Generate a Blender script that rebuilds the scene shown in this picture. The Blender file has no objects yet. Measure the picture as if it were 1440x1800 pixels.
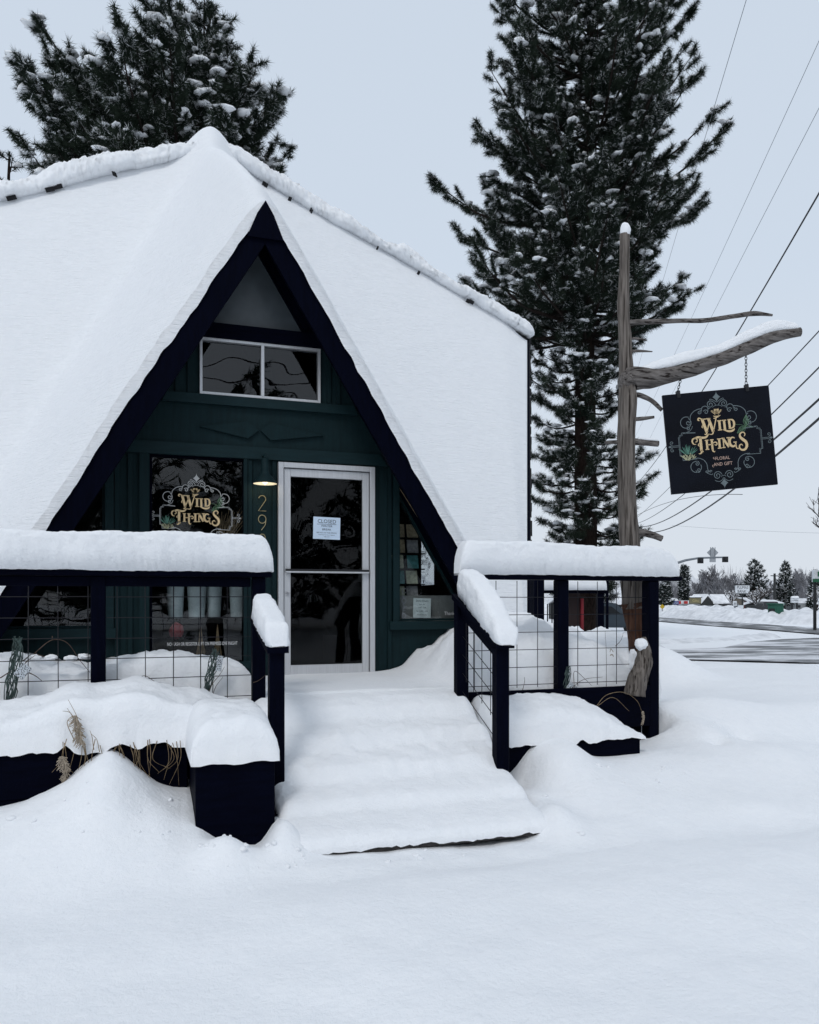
import bpy, bmesh, math, random
import numpy as np
from mathutils import Vector, Matrix

SC = bpy.context.scene
COL = SC.collection
R = math.radians

# ------------------------------------------------------------------ camera, world, sun, exposure
# the shop front runs along +X, the inside of the shop lies towards +Y; the photographer stands at (0, 0)
YAW, EYE, FOC, CX, HY = R(18.7), 1.55, 1400.0, 720.0, 1055.0
cs, sn = math.cos(YAW), math.sin(YAW)
cam_d = bpy.data.cameras.new('camera')
cam = bpy.data.objects.new('camera', cam_d)
COL.objects.link(cam)
cam.location = (0, 0, EYE)
cam.rotation_euler = (R(90), 0, -YAW)
cam_d.sensor_fit = 'HORIZONTAL'
cam_d.sensor_width = 36.0
cam_d.lens = FOC / 1440 * 36.0
cam_d.shift_y = (HY - 900) / 1440
cam_d.clip_start = 0.05
cam_d.clip_end = 4000
SC.camera = cam

SUN_EL, SUN_AZ = R(48), R(215)          # soft overcast: high, behind the camera's left
world = bpy.data.worlds.new('World')
SC.world = world
world.use_nodes = True
wn = world.node_tree
wn.nodes.clear()
sky = wn.nodes.new('ShaderNodeTexSky')
sky.sky_type = 'NISHITA'
sky.sun_disc = False
sky.sun_elevation = SUN_EL
sky.sun_rotation = SUN_AZ
sky.dust_density = 6.0
sky.air_density = 1.0
tc = wn.nodes.new('ShaderNodeTexCoord')
sep = wn.nodes.new('ShaderNodeSeparateXYZ')
wn.links.new(tc.outputs['Generated'], sep.inputs[0])
ramp = wn.nodes.new('ShaderNodeValToRGB')    # the cloud deck: pale at the horizon, a little bluer and denser above
ramp.color_ramp.elements[0].position = 0.0
ramp.color_ramp.elements[0].color = (7.2, 7.75, 8.45, 1)
ramp.color_ramp.elements[1].position = 1.0
ramp.color_ramp.elements[1].color = (6.0, 6.8, 7.85, 1)
e = ramp.color_ramp.elements.new(0.35)
e.color = (6.3, 7.15, 8.25, 1)
wn.links.new(sep.outputs['Z'], ramp.inputs[0])
mixw = wn.nodes.new('ShaderNodeMixRGB')
mixw.inputs[0].default_value = 0.93
wn.links.new(sky.outputs[0], mixw.inputs[1])
wn.links.new(ramp.outputs[0], mixw.inputs[2])
bg = wn.nodes.new('ShaderNodeBackground')
bg.inputs['Strength'].default_value = 0.10
wn.links.new(mixw.outputs[0], bg.inputs['Color'])
wo = wn.nodes.new('ShaderNodeOutputWorld')
wn.links.new(bg.outputs[0], wo.inputs['Surface'])

sun_d = bpy.data.lights.new('sun', 'SUN')
sun_d.energy = 0.85
sun_d.angle = R(16)
sun_d.color = (1.0, 0.98, 0.96)
sun = bpy.data.objects.new('sun', sun_d)
COL.objects.link(sun)
sun.rotation_euler = (R(90) - SUN_EL, 0, R(180) - SUN_AZ)

vs = SC.view_settings
vs.view_transform = 'Standard'
vs.look = 'None'
vs.exposure = 0.05
vs.gamma = 1.0
vs.use_curve_mapping = False
SC.cycles.max_bounces = 8
SC.cycles.transparent_max_bounces = 24
SC.cycles.caustics_reflective = False
SC.cycles.caustics_refractive = False

# ------------------------------------------------------------------ helpers: from the photograph to places
def ray(px, py):
    a = (px - CX) / FOC
    return a * cs + sn, -a * sn + cs, (HY - py) / FOC
def at_y(px, py, y):
    dx, dy, dz = ray(px, py)
    t = y / dy
    return Vector((dx * t, y, EYE + dz * t))
def at_d(px, py, d):
    dx, dy, dz = ray(px, py)
    return Vector((dx * d, dy * d, EYE + dz * d))
def at_z(px, py, z):
    dx, dy, dz = ray(px, py)
    d = (z - EYE) / dz
    return Vector((dx * d, dy * d, z))
def cw(lat, d, z=0.0):                       # lateral offset and distance in front of the photographer
    return Vector((lat * cs + d * sn, -lat * sn + d * cs, z))

# ------------------------------------------------------------------ helpers: noise
def _hash(ix, iy, iz, seed):
    h = (ix.astype(np.int64) * 374761393 + iy.astype(np.int64) * 668265263 + iz.astype(np.int64) * 2147483647 + seed * 974711) & 0xffffffff
    h = ((h ^ (h >> 13)) * 1274126177) & 0xffffffff
    h = (h ^ (h >> 16)) & 0xffff
    return h.astype(np.float64) / 32767.5 - 1.0
def vnoise(x, y, z=0.0, seed=0):
    x = np.asarray(x, float); y = np.asarray(y, float); z = np.asarray(z, float) + 0 * x
    ix, iy, iz = np.floor(x), np.floor(y), np.floor(z)
    fx, fy, fz = x - ix, y - iy, z - iz
    fx, fy, fz = [f * f * (3 - 2 * f) for f in (fx, fy, fz)]
    out = 0
    for a in (0, 1):
        for b in (0, 1):
            for c in (0, 1):
                w = (fx if a else 1 - fx) * (fy if b else 1 - fy) * (fz if c else 1 - fz)
                out = out + w * _hash(ix + a, iy + b, iz + c, seed)
    return out
def fbm(x, y, z=0.0, octv=3, seed=0):
    s, amp, tot = 0, 1.0, 0
    for o in range(octv):
        k = 2 ** o
        s = s + amp * vnoise(np.asarray(x) * k, np.asarray(y) * k, np.asarray(z) * k, seed + o * 17)
        tot += amp
        amp *= 0.5
    return s / tot
def sstep(a, b, x):
    t = np.clip((np.asarray(x, float) - a) / (b - a), 0, 1)
    return t * t * (3 - 2 * t)

# ------------------------------------------------------------------ helpers: objects
def props(o, label=None, cat=None, group=None, kind=None):
    if label: o['label'] = label
    if cat: o['category'] = cat
    if group: o['group'] = group
    if kind: o['kind'] = kind
    return o
def thing(name, label, cat, loc=(0, 0, 0), group=None):
    o = bpy.data.objects.new(name, None)
    COL.objects.link(o)
    o.location = loc
    o.empty_display_size = 0.1
    return props(o, label, cat, group)
def link(name, me, parent=None):
    o = bpy.data.objects.new(name, me)
    COL.objects.link(o)
    if parent is not None:
        o.parent = parent
        if parent.type == 'EMPTY':
            o.matrix_parent_inverse = Matrix.Translation(-Vector(parent.location))
    return o
def kids(o):
    return [c for c in COL.objects if c.parent == o]
def copy_tree(root, loc, rotz=0.0, scale=1.0, label=None, group=None):
    r = root.copy(); COL.objects.link(r)
    r.location = loc; r.rotation_euler = (0, 0, rotz); r.scale = (scale, scale, scale)
    if label: r['label'] = label
    if group: r['group'] = group
    for c in list(root.children):
        d = c.copy(); COL.objects.link(d); d.parent = r; d.matrix_parent_inverse = c.matrix_parent_inverse.copy()
        for g in list(c.children):
            h = g.copy(); COL.objects.link(h); h.parent = d
    return r

class MB:
    def __init__(self):
        self.v, self.f, self.mi = [], [], []
    def add(self, v, f, mi=0):
        n = len(self.v)
        self.v.extend(tuple(map(float, q)) for q in v)
        for q in f:
            self.f.append(tuple(int(i) + n for i in q)); self.mi.append(mi)
        return self
    def box(self, x0, x1, y0, y1, z0, z1, mi=0, M=None):
        v = [(x, y, z) for z in (z0, z1) for y in (y0, y1) for x in (x0, x1)]
        if M is not None: v = [M @ Vector(q) for q in v]
        return self.add(v, [(0, 2, 3, 1), (4, 5, 7, 6), (0, 1, 5, 4), (2, 6, 7, 3), (0, 4, 6, 2), (1, 3, 7, 5)], mi)
    def bbox(self, x0, x1, y0, y1, z0, z1, b=0.006, mi=0, M=None):      # box with small chamfers
        x0, x1 = min(x0, x1), max(x0, x1); y0, y1 = min(y0, y1), max(y0, y1); z0, z1 = min(z0, z1), max(z0, z1)
        b = min(b, (x1 - x0) * .3, (y1 - y0) * .3, (z1 - z0) * .3)
        bm = bmesh.new()
        bmesh.ops.create_cube(bm, size=1)
        for q in bm.verts:
            q.co = Vector(((x0 + x1) / 2 + q.co.x * (x1 - x0), (y0 + y1) / 2 + q.co.y * (y1 - y0), (z0 + z1) / 2 + q.co.z * (z1 - z0)))
        bmesh.ops.bevel(bm, geom=list(bm.edges), offset=b, segments=1, affect='EDGES', profile=.5)
        return self.bm(bm, mi, M)
    def bm(self, bm, mi=0, M=None):
        bm.verts.index_update()
        v = [(M @ q.co if M is not None else q.co) for q in bm.verts]
        self.add([tuple(q) for q in v], [[q.index for q in f.verts] for f in bm.faces], mi)
        bm.free()
        return self
    def prism(self, poly, y0, y1, mi=0):          # outline in (x, z), from y0 to y1
        n = len(poly)
        v = [(x, y0, z) for x, z in poly] + [(x, y1, z) for x, z in poly]
        f = [tuple(range(n))[::-1], tuple(range(n, 2 * n))] + [(i, (i + 1) % n, n + (i + 1) % n, n + i) for i in range(n)]
        return self.add(v, f, mi)
    def slab(self, quad, off, mi=0):              # any planar 3D polygon thickened by the vector off
        n = len(quad)
        off = Vector(off)
        v = [Vector(q) for q in quad] + [Vector(q) + off for q in quad]
        f = [tuple(range(n))[::-1], tuple(range(n, 2 * n))] + [(i, (i + 1) % n, n + (i + 1) % n, n + i) for i in range(n)]
        return self.add(v, f, mi)
    def tube(self, pts, rad, n=8, mi=0, caps=True, rough=0.0, seed=0):
        pts = [Vector(p) for p in pts]
        if not hasattr(rad, '__len__'): rad = [rad] * len(pts)
        up = Vector((0, 0, 1))
        base = len(self.v)
        prev = None
        for i, p in enumerate(pts):
            t = (pts[min(i + 1, len(pts) - 1)] - pts[max(i - 1, 0)]).normalized()
            a = (prev - t * prev.dot(t)) if prev is not None else t.cross(up if abs(t.z) < .9 else Vector((1, 0, 0)))
            a.normalize(); prev = a
            b = t.cross(a)
            for k in range(n):
                th = 2 * math.pi * k / n
                rr = rad[i]
                if rough:
                    rr *= 1 + rough * float(vnoise(k * 1.7 + seed, i * .35, 0.5, seed))
                self.v.append(tuple(p + (a * math.cos(th) + b * math.sin(th)) * rr))
        for i in range(len(pts) - 1):
            for k in range(n):
                self.f.append((base + i * n + k, base + i * n + (k + 1) % n, base + (i + 1) * n + (k + 1) % n, base + (i + 1) * n + k)); self.mi.append(mi)
        if caps:
            self.f.append(tuple(base + k for k in range(n))[::-1]); self.mi.append(mi)
            m = base + (len(pts) - 1) * n
            self.f.append(tuple(m + k for k in range(n))); self.mi.append(mi)
        return self
    def disc(self, c, nrm, r, n=16, mi=0):
        return self.tube([Vector(c), Vector(c) + Vector(nrm) * .002], r, n, mi)
    def mesh(self, name, mats, smooth=False):
        me = bpy.data.meshes.new(name)
        me.from_pydata(self.v, [], self.f)
        for m in (mats if isinstance(mats, (list, tuple)) else [mats]): me.materials.append(m)
        if isinstance(mats, (list, tuple)) and len(mats) > 1:
            me.polygons.foreach_set('material_index', self.mi)
        if smooth: me.polygons.foreach_set('use_smooth', [True] * len(me.polygons))
        me.update()
        return me
    def build(self, name, mats, parent=None, smooth=False):
        return link(name, self.mesh(name, mats, smooth), parent)

def np_mesh(name, V, F, mat, smooth=False):       # quick mesh from arrays of equal-sided faces
    V = np.asarray(V, np.float32); F = np.asarray(F, np.int32)
    me = bpy.data.meshes.new(name)
    me.vertices.add(len(V)); me.vertices.foreach_set('co', V.ravel())
    k = F.shape[1]
    me.loops.add(F.size); me.loops.foreach_set('vertex_index', F.ravel())
    me.polygons.add(len(F))
    me.polygons.foreach_set('loop_start', np.arange(0, F.size, k, dtype=np.int32))
    if smooth: me.polygons.foreach_set('use_smooth', np.ones(len(F), bool))
    me.materials.append(mat)
    me.update(calc_edges=True)
    me.validate()
    return me
def grid_faces(nu, nv):
    i, j = np.meshgrid(np.arange(nu - 1), np.arange(nv - 1), indexing='ij')
    a = (i * nv + j).ravel()
    return np.stack([a, a + nv, a + nv + 1, a + 1], 1)

# ------------------------------------------------------------------ materials
def mat(name, col, rough=.6, var=0.0, vscale=6.0, bump=0.0, bscale=40.0, spec=.4, metal=0.0, col2=None, stretch=(1, 1, 1), wear=None, crack=False):
    m = bpy.data.materials.new(name)
    m.use_nodes = True
    nt = m.node_tree
    b = nt.nodes['Principled BSDF']
    b.inputs['Roughness'].default_value = rough
    b.inputs['Metallic'].default_value = metal
    b.inputs['Specular IOR Level'].default_value = spec
    c4 = (*col, 1)
    b.inputs['Base Color'].default_value = c4
    tcn = nt.nodes.new('ShaderNodeTexCoord')
    mp = nt.nodes.new('ShaderNodeMapping')
    mp.inputs['Scale'].default_value = stretch
    nt.links.new(tcn.outputs['Object'], mp.inputs['Vector'])
    if var or col2:
        nz = nt.nodes.new('ShaderNodeTexNoise')
        nz.inputs['Scale'].default_value = vscale
        nz.inputs['Detail'].default_value = 6
        nt.links.new(mp.outputs[0], nz.inputs['Vector'])
        rp = nt.nodes.new('ShaderNodeValToRGB')
        rp.color_ramp.elements[0].position = .3
        rp.color_ramp.elements[1].position = .7
        lo = tuple(max(0, c * (1 - var)) for c in col) if not col2 else col
        hi = tuple(min(1, c * (1 + var)) for c in col) if not col2 else col2
        rp.color_ramp.elements[0].color = (*lo, 1)
        rp.color_ramp.elements[1].color = (*hi, 1)
        nt.links.new(nz.outputs['Fac'], rp.inputs[0])
        out = rp.outputs[0]
        if wear:                                  # small pale scuffs
            n2 = nt.nodes.new('ShaderNodeTexNoise')
            n2.inputs['Scale'].default_value = 55; n2.inputs['Detail'].default_value = 8; n2.inputs['Roughness'].default_value = .75
            nt.links.new(tcn.outputs['Object'], n2.inputs['Vector'])
            r2 = nt.nodes.new('ShaderNodeValToRGB')
            r2.color_ramp.elements[0].position = .66; r2.color_ramp.elements[1].position = .74
            r2.color_ramp.elements[0].color = (0, 0, 0, 1); r2.color_ramp.elements[1].color = (.6, .6, .6, 1)
            nt.links.new(n2.outputs['Fac'], r2.inputs[0])
            mx = nt.nodes.new('ShaderNodeMixRGB')
            nt.links.new(r2.outputs[0], mx.inputs[0]); nt.links.new(out, mx.inputs[1])
            mx.inputs[2].default_value = (*wear, 1)
            out = mx.outputs[0]
        if crack:                                 # dark weathering checks along the grain
            m3 = nt.nodes.new('ShaderNodeMapping'); m3.inputs['Scale'].default_value = tuple(4.5 * s if s > 1 else s * 1.3 for s in stretch)
            nt.links.new(tcn.outputs['Object'], m3.inputs['Vector'])
            n3 = nt.nodes.new('ShaderNodeTexNoise'); n3.inputs['Scale'].default_value = 1.6; n3.inputs['Detail'].default_value = 4
            nt.links.new(m3.outputs[0], n3.inputs['Vector'])
            r3 = nt.nodes.new('ShaderNodeValToRGB')
            r3.color_ramp.elements[0].position = .36; r3.color_ramp.elements[1].position = .46
            r3.color_ramp.elements[0].color = (.16, .14, .13, 1); r3.color_ramp.elements[1].color = (1, 1, 1, 1)
            nt.links.new(n3.outputs['Fac'], r3.inputs[0])
            mx3 = nt.nodes.new('ShaderNodeMixRGB'); mx3.blend_type = 'MULTIPLY'; mx3.inputs[0].default_value = 1
            nt.links.new(out, mx3.inputs[1]); nt.links.new(r3.outputs[0], mx3.inputs[2]); out = mx3.outputs[0]
        nt.links.new(out, b.inputs['Base Color'])
    if bump:
        nb = nt.nodes.new('ShaderNodeTexNoise')
        nb.inputs['Scale'].default_value = bscale
        nb.inputs['Detail'].default_value = 8
        nt.links.new(mp.outputs[0], nb.inputs['Vector'])
        bp = nt.nodes.new('ShaderNodeBump')
        bp.inputs['Strength'].default_value = bump
        bp.inputs['Distance'].default_value = .02
        nt.links.new(nb.outputs['Fac'], bp.inputs['Height'])
        nt.links.new(bp.outputs[0], b.inputs['Normal'])
    return m

def snow_mat(name, fine=.35, streak=False):
    m = bpy.data.materials.new(name)
    m.use_nodes = True
    nt = m.node_tree
    b = nt.nodes['Principled BSDF']
    b.inputs['Base Color'].default_value = (.86, .875, .895, 1)
    b.inputs['Roughness'].default_value = .62
    b.inputs['Specular IOR Level'].default_value = .18
    g = nt.nodes.new('ShaderNodeNewGeometry')
    def noise(scale, det, vec=None, rough=.5):
        n = nt.nodes.new('ShaderNodeTexNoise')
        n.inputs['Scale'].default_value = scale; n.inputs['Detail'].default_value = det; n.inputs['Roughness'].default_value = rough
        nt.links.new(vec or g.outputs['Position'], n.inputs['Vector'])
        return n.outputs['Fac']
    def bump(h, strength, dist, nrm=None):
        bp = nt.nodes.new('ShaderNodeBump')
        bp.inputs['Strength'].default_value = strength; bp.inputs['Distance'].default_value = dist
        nt.links.new(h, bp.inputs['Height'])
        if nrm: nt.links.new(nrm, bp.inputs['Normal'])
        return bp.outputs[0]
    n1 = bump(noise(2.2, 3), .10, .05)
    n2 = bump(noise(24, 6, rough=.65), fine, .022, n1)
    n3 = bump(noise(210, 3), fine * .9, .0035, n2)
    if streak:                                     # fine near-level drifts on the steep roof
        mp = nt.nodes.new('ShaderNodeMapping')
        mp.inputs['Scale'].default_value = (.8, .8, 9.0)
        nt.links.new(g.outputs['Position'], mp.inputs['Vector'])
        n3 = bump(noise(5.5, 7, mp.outputs[0], .65), .85, .035, n3)
    nt.links.new(n3, b.inputs['Normal'])
    rp = nt.nodes.new('ShaderNodeValToRGB')
    rp.color_ramp.elements[0].position = .35; rp.color_ramp.elements[1].position = .65
    rp.color_ramp.elements[0].color = (.845, .865, .89, 1); rp.color_ramp.elements[1].color = (.875, .89, .91, 1)
    nt.links.new(noise(9, 8, rough=.7), rp.inputs[0])
    nt.links.new(rp.outputs[0], b.inputs['Base Color'])
    return m

def glass_mat(name, tint=(1, 1, 1), f0=.042):
    """thin pane: mirror share after Schlick, the rest goes straight through"""
    m = bpy.data.materials.new(name)
    m.use_nodes = True
    nt = m.node_tree
    nt.nodes.clear()
    o = nt.nodes.new('ShaderNodeOutputMaterial')
    mx = nt.nodes.new('ShaderNodeMixShader')
    lw = nt.nodes.new('ShaderNodeLayerWeight'); lw.inputs['Blend'].default_value = .5
    pw = nt.nodes.new('ShaderNodeMath'); pw.operation = 'POWER'; pw.inputs[1].default_value = 5
    nt.links.new(lw.outputs['Facing'], pw.inputs[0])
    ma = nt.nodes.new('ShaderNodeMath'); ma.operation = 'MULTIPLY_ADD'; ma.inputs[1].default_value = 1 - f0; ma.inputs[2].default_value = f0
    nt.links.new(pw.outputs[0], ma.inputs[0])
    tr = nt.nodes.new('ShaderNodeBsdfTransparent'); tr.inputs['Color'].default_value = (*tint, 1)
    gl = nt.nodes.new('ShaderNodeBsdfGlossy'); gl.inputs['Roughness'].default_value = 0.0
    n = nt.nodes.new('ShaderNodeTexNoise'); n.inputs['Scale'].default_value = 2.3; n.inputs['Detail'].default_value = 1
    g = nt.nodes.new('ShaderNodeNewGeometry'); nt.links.new(g.outputs['Position'], n.inputs['Vector'])
    bp = nt.nodes.new('ShaderNodeBump'); bp.inputs['Strength'].default_value = .12; bp.inputs['Distance'].default_value = .03
    nt.links.new(n.outputs['Fac'], bp.inputs['Height']); nt.links.new(bp.outputs[0], gl.inputs['Normal'])
    nt.links.new(ma.outputs[0], mx.inputs[0]); nt.links.new(tr.outputs[0], mx.inputs[1]); nt.links.new(gl.outputs[0], mx.inputs[2])
    nt.links.new(mx.outputs[0], o.inputs['Surface'])
    return m

def emit_mat(name, col, strength):
    m = bpy.data.materials.new(name)
    m.use_nodes = True
    b = m.node_tree.nodes['Principled BSDF']
    b.inputs['Base Color'].default_value = (*col, 1)
    b.inputs['Emission Color'].default_value = (*col, 1)
    b.inputs['Emission Strength'].default_value = strength
    return m

M_SNOW = snow_mat('snow', .55)
M_ROOFSNOW = snow_mat('roof_snow', .3, True)
M_NAVY = mat('navy_painted_wood', (.0011, .0017, .0066), .55, .25, 5, .25, 60, .025, stretch=(6, 6, 1), wear=(.008, .010, .018))
M_NAVYH = mat('navy_painted_rail', (.0011, .0017, .0066), .55, .25, 5, .25, 60, .025, stretch=(1, 6, 6), wear=(.008, .010, .018))
M_GREEN = mat('dark_green_siding', (.0038, .0160, .0192), .6, .18, 4, .3, 50, .14, stretch=(8, 8, 1), wear=(.012, .03, .034))
M_GREENT = mat('dark_green_trim', (.0044, .0182, .0218), .55, .15, 4, .2, 60, .16, stretch=(1, 6, 6))
M_SHINGLE = mat('charcoal_shingle', (.012, .012, .014), .9, .5, 30, .8, 90)
M_ALU = mat('brushed_aluminium', (.60, .61, .63), .42, .07, 3, .05, 120, .5, .45, stretch=(40, 40, 1))
M_ALUD = mat('dark_seal', (.012, .013, .015), .5)
M_BRASS = mat('dull_brass', (.34, .29, .16), .45)
M_CHROME = mat('bright_steel', (.62, .62, .64), .25, metal=1.0)
M_GLASS = glass_mat('window_glass', (.88, .90, .91), .034)
M_GLASSD = glass_mat('tinted_glass', (.5, .52, .54), .018)
M_GLASSU = glass_mat('upper_glass', (.5, .52, .54), .052)
M_GLASSSKY = mat('sky_toned_pane', (.072, .088, .100), .35, .25, 4, spec=.6)  # opaque grey, painted in for the sky reflected in the gable glass
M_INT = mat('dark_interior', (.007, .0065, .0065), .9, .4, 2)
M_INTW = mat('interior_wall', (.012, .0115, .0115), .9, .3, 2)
M_GOLD = mat('pale_gold_print', (.60, .455, .255), .5, .10, 12)
M_SCROLL = mat('grey_green_print', (.115, .145, .155), .6, .1, 30)
M_SCROLLW = mat('frosted_print', (.40, .41, .41), .6, .1, 30)
M_PINK = mat('pale_rose_print', (.47, .33, .27), .6)
M_LEAF = mat('green_print', (.10, .20, .11), .6, .4, 60)
M_LEAF2 = mat('mint_print', (.07, .18, .135), .6, .3, 60)
M_CREAM = mat('cream_print', (.40, .40, .25), .6, .2, 60)
M_SIGN = mat('black_sign_board', (.0034, .0046, .0088), .5, .35, 3, .05, 60, .12)
M_WHITE = mat('white_print', (.75, .76, .77), .6)
M_INK = mat('black_ink', (.012, .013, .018), .7)
M_PAPER = mat('white_paper', (.56, .68, .82), .8, .03, 5)
M_PAPER2 = mat('pale_green_paper', (.66, .74, .72), .8, .03, 5)
M_DRIFT = mat('weathered_grey_wood', (.075, .064, .056), .85, vscale=5, bump=.9, bscale=14, spec=.15, col2=(.215, .190, .170), stretch=(9, 9, .7), crack=True)
M_DRIFTH = mat('weathered_branch_wood', (.070, .062, .058), .85, vscale=6, bump=.8, bscale=16, spec=.15, col2=(.205, .188, .178), stretch=(.9, 6, 6), crack=True)
M_BROWN = mat('red_brown_heartwood', (.035, .016, .010), .8, vscale=5, bump=.8, bscale=14, spec=.15, col2=(.105, .052, .034), stretch=(9, 9, .7))
M_BARK = mat('pine_bark', (.007, .005, .0045), .95, bump=1.0, bscale=10, spec=.05, vscale=7, col2=(.026, .018, .015), stretch=(3, 3, .8))
M_TWIG = mat('pine_twig', (.020, .015, .013), .9, .3, 10, spec=.1)
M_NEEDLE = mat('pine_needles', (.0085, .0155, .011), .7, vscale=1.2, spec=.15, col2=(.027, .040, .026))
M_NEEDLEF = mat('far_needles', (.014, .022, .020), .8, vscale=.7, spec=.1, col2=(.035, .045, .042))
M_WIRE = mat('black_cable', (.010, .011, .014), .6)
M_WIREG = mat('thin_grey_cable', (.17, .19, .21), .6)
M_MESH = mat('black_wire_mesh', (.008, .008, .012), .5, metal=.3)
M_CHAIN = mat('dull_chain', (.06, .062, .066), .5, metal=.7)
M_DRY = mat('dry_straw', (.23, .17, .105), .9, .4, 30, spec=.1)
M_DRYD = mat('dry_dark_stem', (.075, .055, .045), .9, .4, 30, spec=.1)
M_TAN = mat('pale_seed_head', (.40, .34, .27), .95, .25, 60, .8, 60, .1)

# ================================================================== THE A-FRAME SHOP
UX, VY, ZP = 1.082, 13.23, 8.74            # plan centre and peak of the roof
KA, HA, KB, MB_ = 1.64, 0.602, 0.41, 1.587
UC, VC, ZC = 3.465, 4.326, 0.458             # where each valley lands beside the deck
UR, VF = 5.67, 5.88
YF = VY - VF                       # how far the side ridges and the front hip reach
def zA(u, v): return ZP - HA * v - KA * abs(u)
def zB(u, v): return ZP - KB * abs(u) - MB_ * abs(v)
def rp(u, v, z): return (UX + u, VY - v, z)
UF = (zA(0, VF) - ZC) / KA
shop = thing('a_frame_shop', 'dark green A-frame shop with steep snow covered roof and navy barge boards', 'shop', (UX, 7.75, 0))
for su in (1, -1):
    for sv in (1, -1):
        b = MB()
        q = [rp(0, sv * VF, zA(0, VF)), rp(0, 0, ZP), rp(su * UC, sv * VC, ZC), rp(su * UF, sv * VF, ZC)]
        n = (Vector(q[1]) - Vector(q[0])).cross(Vector(q[3]) - Vector(q[0])).normalized()
        if n.z > 0: n = -n
        b.slab(q, n * .14)
        b.build('roof_slope', M_SHINGLE, shop)
        b = MB()
        q = [rp(0, 0, ZP), rp(su * UR, 0, zB(UR, 0)), rp(su * UC, sv * VC, ZC)]
        n = (Vector(q[1]) - Vector(q[0])).cross(Vector(q[2]) - Vector(q[0])).normalized()
        if n.z > 0: n = -n
        b.slab(q, n * .14)
        b.build('roof_slope', M_SHINGLE, shop)
# little shingle butts along the front edges of the roof
rs = random.Random(4)
for su in (1, -1):
    b = MB()
    L = math.hypot(UF, zA(0, VF) - ZC)
    s = 0.05
    while s < L - .05:
        w = .11 + rs.random() * .03
        u0, u1 = UF * s / L, UF * min(L, s + w) / L
        dr = .004 + rs.random() * .010
        q = [(UX + su * u0, YF - .025 - dr, zA(u0, VF) + .006), (UX + su * u1, YF - .025 - dr, zA(u1, VF) - .006), (UX + su * u1, YF + .06, zA(u1, VF) + .015), (UX + su * u0, YF + .06, zA(u0, VF) + .027)]
        b.slab(q, (su * .016, 0, .010))
        s += w + .006
    o = b.build('shingle_edge', M_SHINGLE, shop); o['kind'] = 'stuff'
za = zA(0, VF)
for su in (1, -1):
    vx = .40
    poly = [(UX + su * .001, za - .02), (UX + su * (UF - .012), ZC), (UX + su * (UF - vx / KA), ZC), (UX + su * .001, za - vx)]
    if su < 0: poly = poly[::-1]
    b = MB(); b.prism(poly, YF - .045, YF); b.build('barge_board', M_NAVY, shop)
b = MB(); b.prism([(UX - .165, za - .36), (UX + .165, za - .36), (UX + .075, za - .14), (UX + .0, za - .015), (UX - .075, za - .14)], YF - .075, YF - .047)
b.build('apex_plate', M_NAVY, shop)

for sv in (1, -1):                            # board and shingle butts along the right gable's front edge
    for su in (1, -1):
        r0, c0 = Vector(rp(su * UR, 0, zB(UR, 0))), Vector(rp(su * UC, sv * VC, ZC))
        b = MB(); b.slab([r0, c0, c0 + Vector((0, 0, -.24)), r0 + Vector((0, 0, -.24))], (su * .06, 0, 0)); b.build('barge_board', M_NAVY, shop)
        b = MB(); n = 60
        for k in range(n):
            a, e_ = r0.lerp(c0, k / n), r0.lerp(c0, (k + .94) / n); w = su * (.072 + .03 * rs.random())
            b.slab([a, e_, e_ + Vector((w, 0, -.02)), a + Vector((w, 0, -.02))], (0, 0, -.05))
        b.build('shingle_edge', M_SHINGLE, shop)['kind'] = 'stuff'
XC = 1.075
WZ = zA(0, VF - (7.75 - YF)) - .275               # underside of the roof over the front wall
def hw(z): return (WZ - z) / KA
Y0, Y1 = 7.75, 7.87
def wall(name, poly, m=None, y0=Y0, y1=Y1):
    b = MB(); b.prism(poly, y0, y1); return b.build(name, m or M_GREEN, shop)
def rect(x0, x1, z0, z1): return [(x0, z0), (x1, z0), (x1, z1), (x0, z1)]
wall('header_panel', [(XC - hw(2.95), 2.95), (XC + hw(2.95), 2.95), (XC + hw(3.47), 3.47), (XC - hw(3.47), 3.47)])
wall('siding_panel', [(XC - hw(3.47), 3.472), (.532, 3.472), (.532, 4.03), (XC - hw(4.03), 4.03)])
wall('siding_panel', [(1.688, 3.472), (XC + hw(3.47), 3.472), (XC + hw(4.03), 4.03), (1.688, 4.03)])
wall('gable_beam', [(XC - hw(4.03), 4.032), (XC + hw(4.03), 4.032), (XC + hw(4.17), 4.17), (XC - hw(4.17), 4.17)], M_NAVYH, Y0 - .05)
wall('gable_trim', [(XC - hw(4.17), 4.172), (XC - .475, 4.172), (XC, 4.95), (XC, WZ)], M_NAVY)
wall('gable_trim', [(XC + .475, 4.172), (XC + hw(4.17), 4.172), (XC, WZ), (XC, 4.95)], M_NAVY)
wall('siding_panel', rect(-.22, .083, .6, 2.948)); wall('siding_panel', rect(.965, 1.266, .6, 2.948)); wall('siding_panel', rect(2.24, 2.43, .6, 2.948))
wall('siding_panel', rect(.085, .963, .6, .93)); wall('siding_panel', rect(-1.8, -.222, .6, 1.28)); wall('siding_panel', rect(2.432, 3.9, .6, 1.32))
wall('door_header', rect(1.268, 2.238, 2.89, 2.948)); wall('window_header', rect(.085, .963, 2.91, 2.948))
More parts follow.
